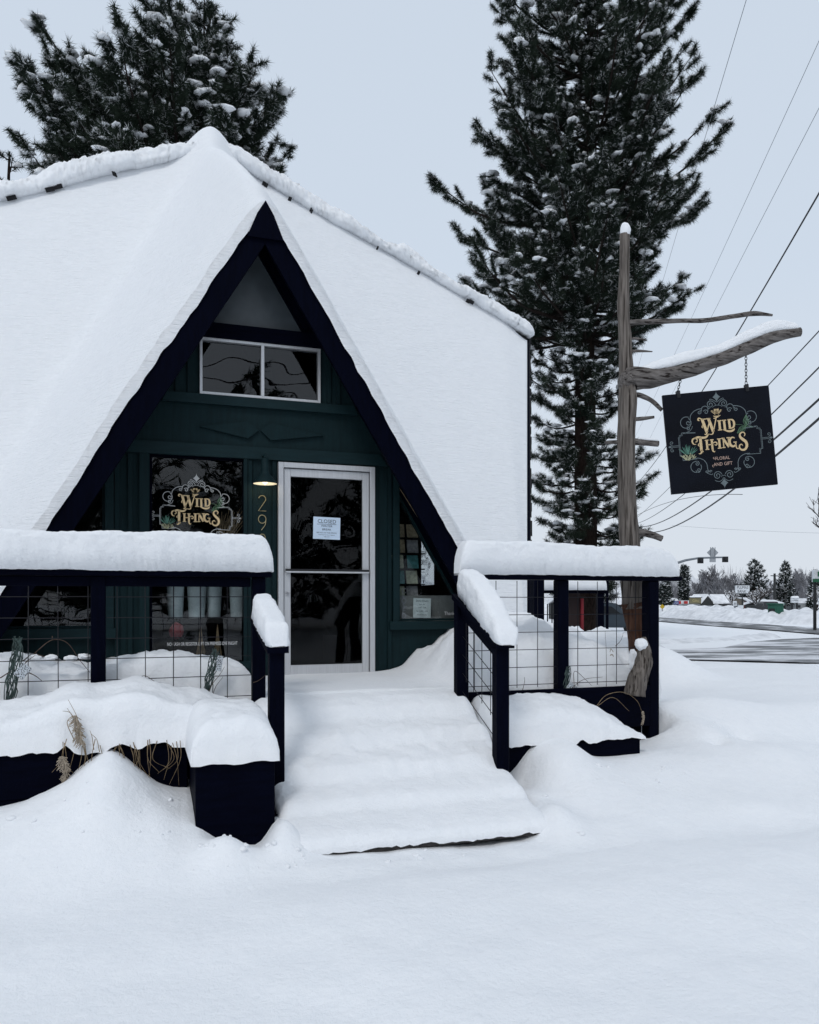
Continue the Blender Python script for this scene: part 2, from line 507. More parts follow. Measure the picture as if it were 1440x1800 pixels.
# battens, trim boards
for x in (-.20, -.085, 1.0, 1.235, 2.262, 2.405):
    wall('batten', rect(x - .019, x + .019, .62, 2.90), M_GREEN, Y0 - .022, Y0 - .001)
for x in (.03, .94):
    wall('window_trim', rect(x - (.0 if x > .5 else .035), x + (.035 if x > .5 else .05), .90, 2.95), M_GREEN, Y0 - .034, Y0 - .001)
for x in (.33, .44, 1.775, 1.87):
    wall('batten', rect(x - .018, x + .018, 3.50, min(4.02, WZ - KA * abs(x - XC) - .03)), M_GREEN, Y0 - .02, Y0 - .001)
for x0 in (.08, .62, 1.16, 1.70):
    pass
wall('trim_board', [(XC - .88, 3.40), (XC + .99, 3.40), (XC + .95, 3.49), (XC - .84, 3.49)], M_GREENT, Y0 - .045, Y0 - .001)
wall('trim_board', [(XC - 1.28, 2.905), (XC + 1.30, 2.905), (XC + 1.22, 3.02), (XC - 1.20, 3.02)], M_GREENT, Y0 - .040, Y0 - .001)
wall('corner_board', rect(2.436, 2.50, 1.25, 2.88), M_GREENT, Y0 - .045, Y0 - .001)
wall('corner_board', rect(-.30, -.226, 1.25, 2.88), M_GREENT, Y0 - .045, Y0 - .001)
wall('window_sill', rect(2.40, 3.75, 1.25, 1.335), M_GREENT, Y0 - .055, Y0 - .001)
wall('window_sill', rect(-1.7, -.21, 1.20, 1.295), M_GREENT, Y0 - .055, Y0 - .001)
wall('window_sill', rect(.05, 1.0, .90, .965), M_GREENT, Y0 - .055, Y0 - .036)
# two long kite shaped ornaments
b = MB(); b.prism([(.53, 3.185), (.98, 3.10), (1.085, 3.185), (.98, 3.265)], Y0 - .028, Y0 - .001); b.build('kite_ornament', M_GREEN, shop)
b = MB(); b.prism([(1.10, 3.185), (1.20, 3.095), (1.72, 3.175), (1.20, 3.265)], Y0 - .028, Y0 - .001); b.build('kite_ornament', M_GREEN, shop)

def window(name, outline, fr, m_fr, glass, y=Y0 + .05, fw=.03, fy0=None, fy1=None):
    """outline in (x, z); a frame of bars round it and one pane"""
    b = MB()
    n = len(outline)
    cxm = sum(p[0] for p in outline) / n; czm = sum(p[1] for p in outline) / n
    fy0 = y - .03 if fy0 is None else fy0
    fy1 = y + .03 if fy1 is None else fy1
    # inset outline
    inn = []
    for i in range(n):
        p0, p1, p2 = (Vector(outline[(i + k) % n]) for k in (-1, 0, 1))
        d1, d2 = (p1 - p0).normalized(), (p2 - p1).normalized()
        n1, n2 = Vector((-d1.y, d1.x)), Vector((-d2.y, d2.x))
        bi = (n1 + n2).normalized()
        inn.append(p1 + bi * (fw / max(.3, bi.dot(n1))))
    for i in range(n):
        j = (i + 1) % n
        b.prism([tuple(outline[i]), tuple(outline[j]), tuple(inn[j]), tuple(inn[i])], fy0, fy1)
    w = b.build(name, m_fr, shop)
    p = MB(); p.prism([tuple(q) for q in inn], y - .003, y + .003); p.build('pane', glass, w)
    return w, inn
window('gable_window', [(XC - .474, 4.173), (XC + .474, 4.173), (XC, 4.948)], .02, M_NAVY, M_GLASSSKY, fw=.018)
w, inn = window('slider_window', rect(.533, 1.687, 3.493, 4.028), .03, M_ALU, M_GLASSU, y=Y0 + .012, fw=.024, fy0=Y0 - .03, fy1=Y0 + .06)
w, inn = window('shop_window', rect(.085, .963, .932, 2.908), .03, M_NAVY, M_GLASS, fw=.022)
window('side_window', [(2.505, 1.337), (3.30, 1.337), (2.505, 2.66)], .03, M_GREENT, M_GLASS, fw=.022)
window('side_window', [(-1.20, 1.297), (-.305, 1.297), (-.305, 2.72)], .03, M_GREENT, M_GLASS, fw=.022)
for nm, x in (('meeting_rail', 1.12),):
    b = MB(); b.bbox(x - .016, x + .016, Y0 - .034, Y0 + .055, 3.515, 4.006, .003); b.build(nm, M_ALU, shop)
# infill boards between the side windows and the roof
wall('infill_board', [(3.305, 1.337), (3.60, 1.337), (2.505, WZ - KA * (2.505 - XC) - .02), (2.505, 2.67)], M_NAVY, Y0 + .0, Y0 + .09)
wall('infill_board', [(-1.52, 1.297), (-1.205, 1.297), (-.305, 2.735), (-.305, WZ - KA * (XC + .305) - .02)], M_NAVY, Y0 + .0, Y0 + .09)
b = MB(); b.tube([(2.50, Y0 - .03, 2.70), (3.42, Y0 - .03, 1.345)], .004, 5); b.build('conduit_wire', M_DRY, shop)

# the aluminium door
b = MB()
b.bbox(1.267, 1.318, 7.69, 7.83, .74, 2.888, .003); b.bbox(2.188, 2.239, 7.69, 7.83, .74, 2.888, .003); b.bbox(1.3185, 2.1875, 7.69, 7.83, 2.838, 2.888, .003)
b.bbox(1.3185, 2.1875, 7.70, 7.83, .74, .80, .003)
b.build('door_frame', M_ALU, shop)
b = MB()
b.bbox(1.325, 1.390, 7.715, 7.765, .81, 2.83, .003); b.bbox(2.115, 2.181, 7.715, 7.765, .81, 2.83, .003)
b.bbox(1.3905, 2.1145, 7.715, 7.765, 2.755, 2.83, .003); b.bbox(1.3905, 2.1145, 7.715, 7.765, .81, .915, .003)
door = b.build('door', M_ALU, shop)
b = MB(); b.box(1.391, 2.114, 7.737, 7.743, .916, 2.754); b.build('pane', M_GLASSD, door)
b = MB(); b.bbox(1.335, 2.172, 7.665, 7.700, 1.834, 1.853, .004); b.bbox(1.345, 1.365, 7.69, 7.716, 1.835, 1.85, .002); b.bbox(2.14, 2.16, 7.69, 7.716, 1.835, 1.85, .002); b.build('push_bar', M_ALUD, door)
b = MB(); b.bbox(1.335, 2.172, 7.668, 7.700, 1.816, 1.8335, .003); b.build('push_bar_trim', M_ALU, door)
b = MB(); b.tube([(1.357, 7.715, 1.615), (1.357, 7.700, 1.615)], .017, 14); b.build('lock', M_CHROME, door)
# house numbers
def ribbon(pts, w, closed=False):
    """flat stroke of varying width along (u, v) points -> verts, faces"""
    P = np.asarray(pts, float)
    n = len(P)
    w = np.full(n, w) if not hasattr(w, '__len__') else np.interp(np.linspace(0, 1, n), np.linspace(0, 1, len(w)), w)
    T = np.gradient(P, axis=0)
    T /= np.maximum(1e-9, np.linalg.norm(T, axis=1))[:, None]
    Nn = np.stack([-T[:, 1], T[:, 0]], 1) * (w / 2)[:, None]
    V = np.concatenate([P + Nn, P - Nn])
    F = [(i, n + i, n + i + 1, i + 1) for i in range(n - 1)]
    return V, F
def spl(pts, k=8):                              # smooth curve through points
    P = np.asarray(pts, float)
    if len(P) < 3: return P
    Q = np.vstack([2 * P[0] - P[1], P, 2 * P[-1] - P[-2]])
    out = []
    for i in range(1, len(Q) - 2):
        for t in np.linspace(0, 1, k, endpoint=False):
            a, b_, c, d = Q[i - 1], Q[i], Q[i + 1], Q[i + 2]
            out.append(.5 * ((2 * b_) + (-a + c) * t + (2 * a - 5 * b_ + 4 * c - d) * t * t + (-a + 3 * b_ - 3 * c + d) * t ** 3))
    out.append(P[-1])
    return np.array(out)
def circ(cx, cy, rx, ry=None, a0=0, a1=360, n=24):
    t = np.radians(np.linspace(a0, a1, n)); ry = rx if ry is None else ry
    return np.stack([cx + rx * np.cos(t), cy + ry * np.sin(t)], 1)
def flat(b, V, F, O, U, W, off=0.0, mi=0):       # put (u, v) shapes on a plane
    Nrm = U.cross(W).normalized() * off
    b.add([tuple(O + U * float(q[0]) + W * float(q[1]) + Nrm) for q in V], F, mi)
XU, ZU = Vector((1, 0, 0)), Vector((0, 0, 1))
digits = {
    '2': [np.vstack([circ(0, .045, .034, .036, 165, -30, 16), spl([(.026, .022), (-.036, -.08)], 4), np.array([(.038, -.08)])])],
    '9': [circ(0, .035, .036, .043, 0, 360, 28), spl([(.036, .03), (.028, -.025), (-.008, -.08)])],
    '8': [circ(0, .043, .029, .036, 0, 360, 26), circ(0, -.036, .036, .043, 0, 360, 26)],
}
for ch, z in (('2', 2.485), ('9', 2.30), ('8', 2.115)):
    b = MB()
    for st in digits[ch]:
        st = np.asarray(st)
        pts = [(1.118 + q[0], Y0 - .010, z + q[1] * .92) for q in st]
        b.tube(pts, .0038, 6)
    b.build('house_number', M_BRASS, shop)

# walls, floor and side windows of the room
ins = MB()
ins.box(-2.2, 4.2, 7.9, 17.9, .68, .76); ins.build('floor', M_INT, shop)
ZW = zB(3.12, 0) - .3
def sw(poly, x, name='side_wall'):
    b = MB(); v = [(x, y, z) for y, z in poly]
    b.slab(v, (.06, 0, 0)); return b.build(name, M_INTW, shop)
def vz(z): return (ZW - z) / MB_
W1 = (11.15, 12.35, 1.78, 2.58)
for sx, x in ((1, 4.16), (-1, -2.03)):
    sw([(VY - vz(.5), .5), (VY + vz(.5), .5), (VY + vz(W1[2]), W1[2]), (VY - vz(W1[2]), W1[2])], x)
    sw([(VY - vz(W1[2]), W1[2] + .001), (W1[0], W1[2] + .001), (W1[0], W1[3]), (VY - vz(W1[3]), W1[3])], x)
    sw([(W1[1], W1[2] + .001), (VY + vz(W1[2]), W1[2] + .001), (VY + vz(W1[3]), W1[3]), (W1[1], W1[3])], x)
    sw([(VY - vz(W1[3]), W1[3] + .001), (VY + vz(W1[3]), W1[3] + .001), (VY, ZW)], x)
    b = MB(); b.box(x + .02, x + .026, W1[0], W1[1], W1[2], W1[3])
    b.build('pane', M_GLASS, shop)
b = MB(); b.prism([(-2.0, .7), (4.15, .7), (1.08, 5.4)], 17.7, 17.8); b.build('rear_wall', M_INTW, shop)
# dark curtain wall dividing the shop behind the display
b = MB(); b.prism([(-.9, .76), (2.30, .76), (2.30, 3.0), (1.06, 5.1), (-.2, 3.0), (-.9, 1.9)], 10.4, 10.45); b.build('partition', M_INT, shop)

# ================================================================== LETTERING AND EMBLEM
def spiral(cx, cy, r, a0, turns, r1=.15, n=40):
    t = np.linspace(0, 1, n)
    rr = r * (1 - t * (1 - r1)); a = np.radians(a0) + t * turns * 2 * math.pi
    return np.stack([cx + rr * np.cos(a), cy + rr * np.sin(a)], 1)
def lens(p, q, w, n=10):                        # pointed leaf
    p, q = np.asarray(p, float), np.asarray(q, float)
    t = np.linspace(0, 1, n)
    return ribbon(p + (q - p) * t[:, None], w * np.sin(np.pi * t) ** .8 + 1e-4)
def text_shape(body, size, cx=0, cy=0, sx=1.0, mirror=False):
    cu = bpy.data.curves.new('t', 'FONT'); cu.body = body; cu.size = size; cu.align_x = 'CENTER'; cu.align_y = 'CENTER'; cu.resolution_u = 2
    ob = bpy.data.objects.new('t', cu)
    me = bpy.data.meshes.new_from_object(ob)
    V = np.array([(v.co.x * sx + cx, v.co.y + cy) for v in me.vertices]) if len(me.vertices) else np.zeros((0, 2))
    F = [tuple(p.vertices) for p in me.polygons]
    bpy.data.objects.remove(ob); bpy.data.curves.remove(cu); bpy.data.meshes.remove(me)
    if mirror and len(V): V[:, 0] = 2 * cx - V[:, 0]
    return V, F

def letters():
    S = []                                        # list of (V, F)
    def st(pts, w, k=8): S.append(ribbon(spl(pts, k), w))
    def ln(p, q, w): S.append(ribbon([p, q], w))
    def serif(x, y, w, h=.009): S.append(ribbon([(x - w / 2, y), (x + w / 2, y)], h))
    # W
    st([(-.178, .193), (-.190, .203), (-.183, .217), (-.168, .214), (-.150, .205), (-.118, .205)], [.008, .012, .012, .010, .010, .010])
    ln((-.152, .205), (-.118, .082), .026); S.append(ribbon([(-.118, .078), (-.082, .19)], .010))
    ln((-.092, .205), (-.058, .082), .026); S.append(ribbon([(-.058, .078), (-.022, .20)], .010))
    serif(-.095, .206, .042); st([(-.045, .203), (-.022, .206), (-.006, .216), (-.002, .208)], [.008, .010, .008, .004])
    st([(-.118, .085), (-.122, .068), (-.134, .060), (-.140, .068)], [.016, .012, .008, .004])
    st([(-.058, .085), (-.064, .064), (-.078, .058), (-.110, .064)], [.014, .010, .008, .003])
    st([(-.150, .16), (-.158, .135), (-.150, .122)], [.002, .010, .002])
    # I
    ln((.006, .176), (.006, .092), .021); serif(.006, .177, .040); serif(.006, .091, .040)
    # L
    ln((.050, .176), (.052, .088), .021); serif(.050, .177, .040)
    st([(.034, .092), (.056, .082), (.080, .073), (.110, .072), (.134, .082), (.140, .097)], [.006, .012, .017, .020, .014, .003])
    # D
    ln((.096, .178), (.099, .098), .020); st([(.082, .178), (.110, .179), (.132, .170), (.141, .142), (.134, .110), (.112, .098), (.086, .097)], [.008, .010, .016, .021, .016, .010, .008])
    # T
    st([(-.232, .000), (-.218, .004), (-.216, .022), (-.232, .036), (-.254, .028), (-.262, .006), (-.250, -.018), (-.228, -.022)][::-1] , [.004, .010, .014, .014, .012, .010, .008, .008])
    st([(-.240, .036), (-.205, .042), (-.165, .034), (-.132, .036), (-.112, .054), (-.108, .066)], [.010, .020, .020, .018, .012, .003])
    ln((-.184, .040), (-.184, -.085), .025)
    st([(-.182, -.075), (-.184, -.100), (-.200, -.112), (-.212, -.108)], [.024, .014, .010, .003]); st([(-.184, -.08), (-.172, -.092), (-.166, -.10)], [.018, .01, .002])
    st([(-.196, -.01), (-.208, -.03), (-.198, -.045)], [.002, .010, .002])
    # H with a looped foot
    ln((-.128, .006), (-.128, -.078), .019); serif(-.128, .007, .034); serif(-.128, -.078, .034)
    ln((-.080, .006), (-.080, -.085), .019); serif(-.080, .007, .034); st([(-.080, -.08), (-.076, -.10), (-.064, -.106), (-.058, -.098)], [.018, .012, .008, .003])
    S.append(ribbon([(-.128, -.036), (-.080, -.036)], .009))
    st([(-.080, -.036), (-.066, -.022), (-.048, -.017), (-.035, -.028), (-.038, -.043), (-.051, -.045), (-.055, -.036)], [.006, .008, .010, .011, .009, .007, .004])
    # I
    ln((-.012, .008), (-.012, -.076), .020); serif(-.012, .009, .038); serif(-.012, -.077, .038)
    # N
    ln((.026, .010), (.026, -.074), .010); S.append(ribbon([(.024, .012), (.074, -.074)], .021)); ln((.074, .012), (.074, -.074), .010)
    serif(.024, .012, .030); serif(.026, -.075, .030); serif(.074, .013, .032)
    # G
    S.append(ribbon(circ(.114, -.030, .030, .042, 50, 330, 26), [.008, .014, .020, .022, .018, .010])); ln((.138, -.034), (.140, -.075), .013); serif(.134, -.034, .030)
    st([(.140, -.07), (.144, -.090), (.158, -.098), (.166, -.09)], [.012, .010, .008, .003])
    # S
    st([(.222, .012), (.232, .030), (.222, .048), (.200, .048), (.184, .030), (.188, .006), (.210, -.018), (.234, -.042), (.240, -.078), (.222, -.108), (.192, -.112), (.172, -.094), (.174, -.068), (.192, -.060), (.202, -.074)],
       [.006, .010, .010, .012, .016, .022, .026, .026, .024, .020, .016, .014, .011, .009, .005])
    return S
def scrolls():
    S = []
    W = .0062
    def st(pts, w=W, k=8): S.append(ribbon(spl(pts, k), w))
    def star(cy, h, w):
        t = np.linspace(-1, 1, 25)
        S.append(ribbon(np.stack([0 * t, cy + t * h], 1), np.maximum(.0008, 2 * w * (1 - np.abs(t)) ** 2.2)))
    star(.400, .055, .036); star(-.402, .055, .036)
    for s in (1, -1):
        def m(P): P = np.array(P, float); P[:, 0] *= s; return P
        def sp(cx, cy, r, a0, turns, r1=.15, w=W): S.append(ribbon(m(spiral(cx, cy, r, a0, turns, r1)), w))
        st(m([(.004, .352), (.03, .372), (.056, .384), (.068, .378)]), .005)
        sp(.062, .335, .036, 150, -1.6); st(m([(.010, .318), (.020, .34), (.032, .355)]), .005)
        st(m([(.0, .325), (.028, .318), (.045, .306)]), .004)
        sp(.118, .292, .034, 180, -.55, .9); sp(.110, .268, .024, 20, 1.2)
        st(m([(.068, .300), (.088, .300), (.090, .285), (.09, .27)]), .005)
        sp(.172, .272, .020, 110, 1.25)
        st(m([(.150, .305), (.185, .300), (.222, .285), (.252, .255), (.262, .222)]), W)
        sp(.302, .186, .056, 120, -1.0, .8); sp(.282, .185, .026, 180, 1.1, .2); sp(.29, .130, .018, 60, 1.1, .2)
        st(m([(.262, .222), (.262, .20), (.268, .18)]), .005)
        st(m([(.246, .150), (.262, .120), (.290, .102), (.325, .094), (.352, .098)]), .005)
        st(m([(.225, .088), (.352, .098)]), .005); st(m([(.225, .083), (.345, .090)]), .003)
        for d, w in ((0, .005), (.010, .003)):
            S.append(ribbon(m([(.354 - d, .096 - d), (.356 - d, .078 - d * .6), (.376 - d, .074 - d * .6), (.378 - d, .056), ]), w))
            S.append(ribbon(m([(.386 - d, .060), (.386 - d, -.118)]), w))
            S.append(ribbon(m([(.384 - d, -.116), (.364 - d, -.122 + d), (.362 - d, -.160 + d)]), w))
        st(m([(.232, -.157), (.362, -.160)]), .005)
        S.append(ribbon(m([(.388, -.018), (.455, -.018)]), .004)); S.append(ribbon(m([(.388, -.030), (.455, -.030)]), .004))
        S.append(ribbon(m(spiral(.452, .010, .020, -100, 1.2)), .005)); S.append(ribbon(m(spiral(.452, -.058, .020, 100, -1.2)), .005))
        S.append(lens(m([(.455, -.024)])[0], m([(.487, -.024)])[0], .018))
        # lower part
        sp(.245, -.232, .054, 100, -.85, .85); sp(.235, -.200, .022, 100, 1.3); sp(.228, -.262, .024, 0, -1.3)
        st(m([(.262, -.150), (.215, -.152), (.170, -.175), (.146, -.215), (.142, -.262), (.132, -.285)]))
        sp(.150, -.288, .014, 0, 1.1); sp(.118, -.285, .013, 180, -1.1)
        st(m([(.160, -.29), (.135, -.305), (.110, -.315), (.098, -.305)]), .005)
        sp(.056, -.328, .040, 170, -1.7)
        st(m([(.004, -.352), (.02, -.375), (.05, -.385), (.085, -.372)]), .005)
        st(m([(.0, -.335), (.012, -.33), (.022, -.345)]), .004)
    return S
def leaves():
    A, B_, C_ = [], [], []                         # green leaf strokes, mint strokes, cream strokes
    rl = random.Random(3)
    for tip, base in (((.258, .208), (.250, .100)), ((.160, .046), (.250, .104))):
        t, q = np.array(tip), np.array(base)
        d = t - q; nn = np.array([-d[1], d[0]]) / np.linalg.norm(d)
        for k in (-1, 1):
            A.append(ribbon(spl([q, q + d * .45 + nn * k * .026, t]), .0035))
        A.append(ribbon([q, t], .003))
        for f in np.linspace(.12, .85, 9):
            for k in (-1, 1):
                A.append(ribbon([q + d * f, q + d * min(1, f + .12) + nn * k * .022 * (1 - abs(2 * f - .9))], .0028))
    A.append(ribbon(spl([(.250, .102), (.285, .098), (.31, .09)]), .003)); A.append(ribbon(spl([(.150, .128), (.20, .122), (.250, .102)]), .0025))
    for k in range(15):
        a = R(35 + 100 * k / 14 + rl.uniform(-6, 6)); L = .075 + rl.random() * .03
        p = np.array((-.31 + .02 * math.cos(a), -.125 + .015 * math.sin(a)))
        B_.append(lens(p, p + L * np.array((math.cos(a), math.sin(a))), .0065))
    for k in range(26):
        a = R(rl.uniform(20, 160)); L = .03 + rl.random() * .02
        p = np.array((-.355 + .095 * rl.random(), -.165 + .03 * rl.random()))
        C_.append(lens(p, p + L * np.array((math.cos(a), math.sin(a))), .0065))
    return A, B_, C_
def crown():
    S = []
    rl = random.Random(8)
    for s in (-1, 1):
        for k in range(8):
            a = R(90 + s * (18 + k * 9)); p = np.array((s * .020 - .012, .232 + .002 * k)); L = .05 + .022 * math.sin(k * .8)
            S.append(lens(p, p + L * np.array((math.cos(a), math.sin(a))), .013))
        for k in range(5):
            p = np.array((s * (.018 + .006 * k) - .012, .248 + .006 * k)); S.append(ribbon(circ(p[0], p[1], .007, None, 0, 300, 9), .003))
    for k in range(5):
        S.append(lens((-.048 + k * .018, .228), (-.012, .212), .008))
    return S
LET, SCR, CRN = letters(), scrolls(), crown()
LEA = leaves()
def emblem(parent, O, U, W, scale, m_scroll, m_sub, off=.0015, mono=None, sub=True):
    """the shop's emblem printed on a board or a pane, each colour one part"""
    def part(name, shapes, m, o):
        b = MB()
        for V, F in shapes: flat(b, np.asarray(V) * scale, F, O, U, W, o)
        b.build(name, mono or m, parent)
    part('scrollwork', SCR, m_scroll, off)
    part('leaf_print', LEA[0], M_LEAF, off * 1.4); part('fern_print', LEA[1], M_LEAF2, off * 1.4); part('blossom_print', LEA[2], M_CREAM, off * 1.8)
    part('crown_print', CRN, M_GOLD, off * 1.6)
    part('lettering', LET, M_GOLD, off * 2)
    if sub:                                       # the two lower lines, each with its little swash
        part('small_lettering', [text_shape('FLORAL', .044, .004, -.172, .88)], m_sub, off * 2)
        part('small_lettering', [text_shape('AND GIFT', .044, .004, -.226, .88)], m_sub, off * 2)
        part('swash', [ribbon(spl([(-.072, -.155), (-.082, -.162), (-.074, -.172), (-.06, -.17)]), .004)], m_sub, off * 2)
        part('swash', [ribbon(spl([(-.088, -.226), (-.096, -.236), (-.086, -.248)]), .004)], m_sub, off * 2)

# window emblem on the shop window, words on the panes
so = [c for c in COL.objects if c.name.startswith('shop_window')][0]
emblem(so, Vector((.507, Y0 + .046, 2.36)), XU, ZU, .86, M_SCROLLW, M_INK)
b = MB(); V, F = text_shape('NO CASH OR REGISTER LEFT ON PREMISES OVERNIGHT', .046, 0, 0, .56)
flat(b, V, F, Vector((.565, Y0 + .045, 1.135)), XU, ZU); b.build('small_lettering', M_WHITE, so)
# emblem on the far side pane, seen from behind through the room
for o in [c for c in COL.objects if c.name.startswith('pane') and c.parent == shop][:1]:
    emblem(o, Vector((4.197, 11.72, 2.17)), Vector((0, 1, 0)), ZU, .82, M_INK, M_INK, mono=M_INK)

# ================================================================== SNOW SHAPES
def loaf(name, label, path, w, h, step=.03, na=22, lump=.012, lscale=9, seed=0, e0=.10, e1=.10, p=.42, group=None, side=None, overhang=0.0, hw_fn=None):
    """a bank of snow lying along a path: flat below, rounded above, lumpy"""
    P = np.array([tuple(q) for q in path], float)
    seg = np.linalg.norm(np.diff(P, axis=0), axis=1); s = np.concatenate([[0], np.cumsum(seg)]); L = s[-1]
    n = max(6, int(L / step) + 1)
    # stations crowd towards the two ends so that they round off
    t = np.linspace(0, L, n)
    ends = np.array([0, .06, .15, .3, .5, .75])
    t = np.unique(np.round(np.concatenate([ends * e0, t[(t > e0 * .8) & (t < L - e1 * .8)], L - ends * e1]), 5)); n = len(t)
    C = np.stack([np.interp(t, s, P[:, k]) for k in range(3)], 1)
    T = np.gradient(C, axis=0); T /= np.linalg.norm(T, axis=1)[:, None]
    S = np.stack([-T[:, 1], T[:, 0], 0 * t], 1) if side is None else np.tile(np.array(side, float), (n, 1))
    S /= np.maximum(1e-6, np.linalg.norm(S, axis=1))[:, None]
    def endf(d, e): 
        q = np.clip(1 - d / max(e, 1e-6), 0, 1); return np.sqrt(np.maximum(.0009, 1 - q ** 2.4))
    k = endf(t, e0) * endf(L - t, e1)
    ww = np.interp(t, np.linspace(0, L, len(w)), w) if hasattr(w, '__len__') else np.full(n, w)
    hh = np.interp(t, np.linspace(0, L, len(h)), h) if hasattr(h, '__len__') else np.full(n, h)
    a = np.linspace(0, math.pi, na)
    ca = np.sign(np.cos(a)) * np.abs(np.cos(a)) ** p; sa = np.abs(np.sin(a)) ** p
    ca = ca * (1 + overhang * np.sin(np.clip(sa, 0, 1) * math.pi))
    V = C[:, None, :] + S[:, None, :] * (ca[None, :] * (ww * (.55 + .45 * k) / 2)[:, None])[..., None]
    V[..., 2] += sa[None, :] * (hh * k)[:, None]
    nz = fbm(V[..., 0] * lscale, V[..., 1] * lscale, V[..., 2] * lscale, 3, seed) * lump + fbm(V[..., 0] * 45, V[..., 1] * 45, V[..., 2] * 45, 2, seed + 5) * lump * .5
    big = fbm(V[..., 0] * 1.6, V[..., 1] * 1.6, V[..., 2] * .5, 2, seed + 9) * lump * 1.6
    V = V + S[:, None, :] * (ca[None, :] * nz)[..., None]
    V[..., 2] += sa[None, :] * (nz * .7 + big * np.minimum(1, k[:, None]))
    V[:, 0, 2] += nz[:, 0] * .5; V[:, -1, 2] += nz[:, -1] * .5
    F = grid_faces(n, na)
    bot = np.stack([np.arange(n - 1) * na, np.arange(n - 1) * na + na - 1, np.arange(1, n) * na + na - 1, np.arange(1, n) * na], 1)
    me = np_mesh(name, V.reshape(-1, 3), np.concatenate([F, bot]), M_SNOW, True)
    return props(link(name, me), label, 'snow', group, 'thing')

def field(name, label, X, Y, Zf, drop=.15, m=None, kind=None, cat='snow', mask=None, group=None):
    """a sheet of snow over plan lines X, Y with a skirt all round its border"""
    GX, GY = np.meshgrid(X, Y, indexing='ij')
    Z = Zf(GX, GY)
    nu, nv = GX.shape
    V = np.stack([GX, GY, Z], -1).reshape(-1, 3)
    F = grid_faces(nu, nv)
    if mask is not None:
        c = V[F].mean(1); F = F[mask(c[:, 0], c[:, 1])]
    # border edges -> skirt
    E = np.concatenate([F[:, [0, 1]], F[:, [1, 2]], F[:, [2, 3]], F[:, [3, 0]]])
    key = np.sort(E, 1); _, inv, cnt = np.unique(key[:, 0].astype(np.int64) * 10 ** 7 + key[:, 1], return_inverse=True, return_counts=True)
    B = E[cnt[inv] == 1]
    if drop:
        low = V.copy(); low[:, 2] -= drop
        n = len(V)
        V = np.concatenate([V, low]); F = np.concatenate([F, np.stack([B[:, 1], B[:, 0], B[:, 0] + n, B[:, 1] + n], 1)])
    used, F2 = np.unique(F, return_inverse=True); F = F2.reshape(F.shape); V = V[used]
    me = np_mesh(name, V, F, m or M_SNOW, True)
    return props(link(name, me), label, cat, group, kind or 'thing')

# ================================================================== ROOF SNOW
def smax(a, b, k): return .5 * (a + b + np.sqrt((a - b) ** 2 + k * k))
def roof_z(x, y):
    u, v = x - UX, VY - y
    pk = np.exp(-(u * u + v * v) / .9)
    au = np.sqrt(u * u + (.10 + .10 * pk) ** 2) - .03; av = np.sqrt(v * v + (.16 + .05 * pk) ** 2) - .06
    a = ZP - HA * np.maximum(v, 0) - KA * au
    b = ZP - KB * np.sqrt(u * u + .04) - MB_ * av
    return smax(a, b, .34)
def patch(A, B, C, D, nu, nv):                  # bilinear plan patch
    s, t = np.meshgrid(np.linspace(0, 1, nu), np.linspace(0, 1, nv), indexing='ij')
    A, B, C, D = [np.array(q, float) for q in (A, B, C, D)]
    return (A * (1 - s)[..., None] * (1 - t)[..., None] + B * s[..., None] * (1 - t)[..., None] + C * s[..., None] * t[..., None] + D * (1 - s)[..., None] * t[..., None])
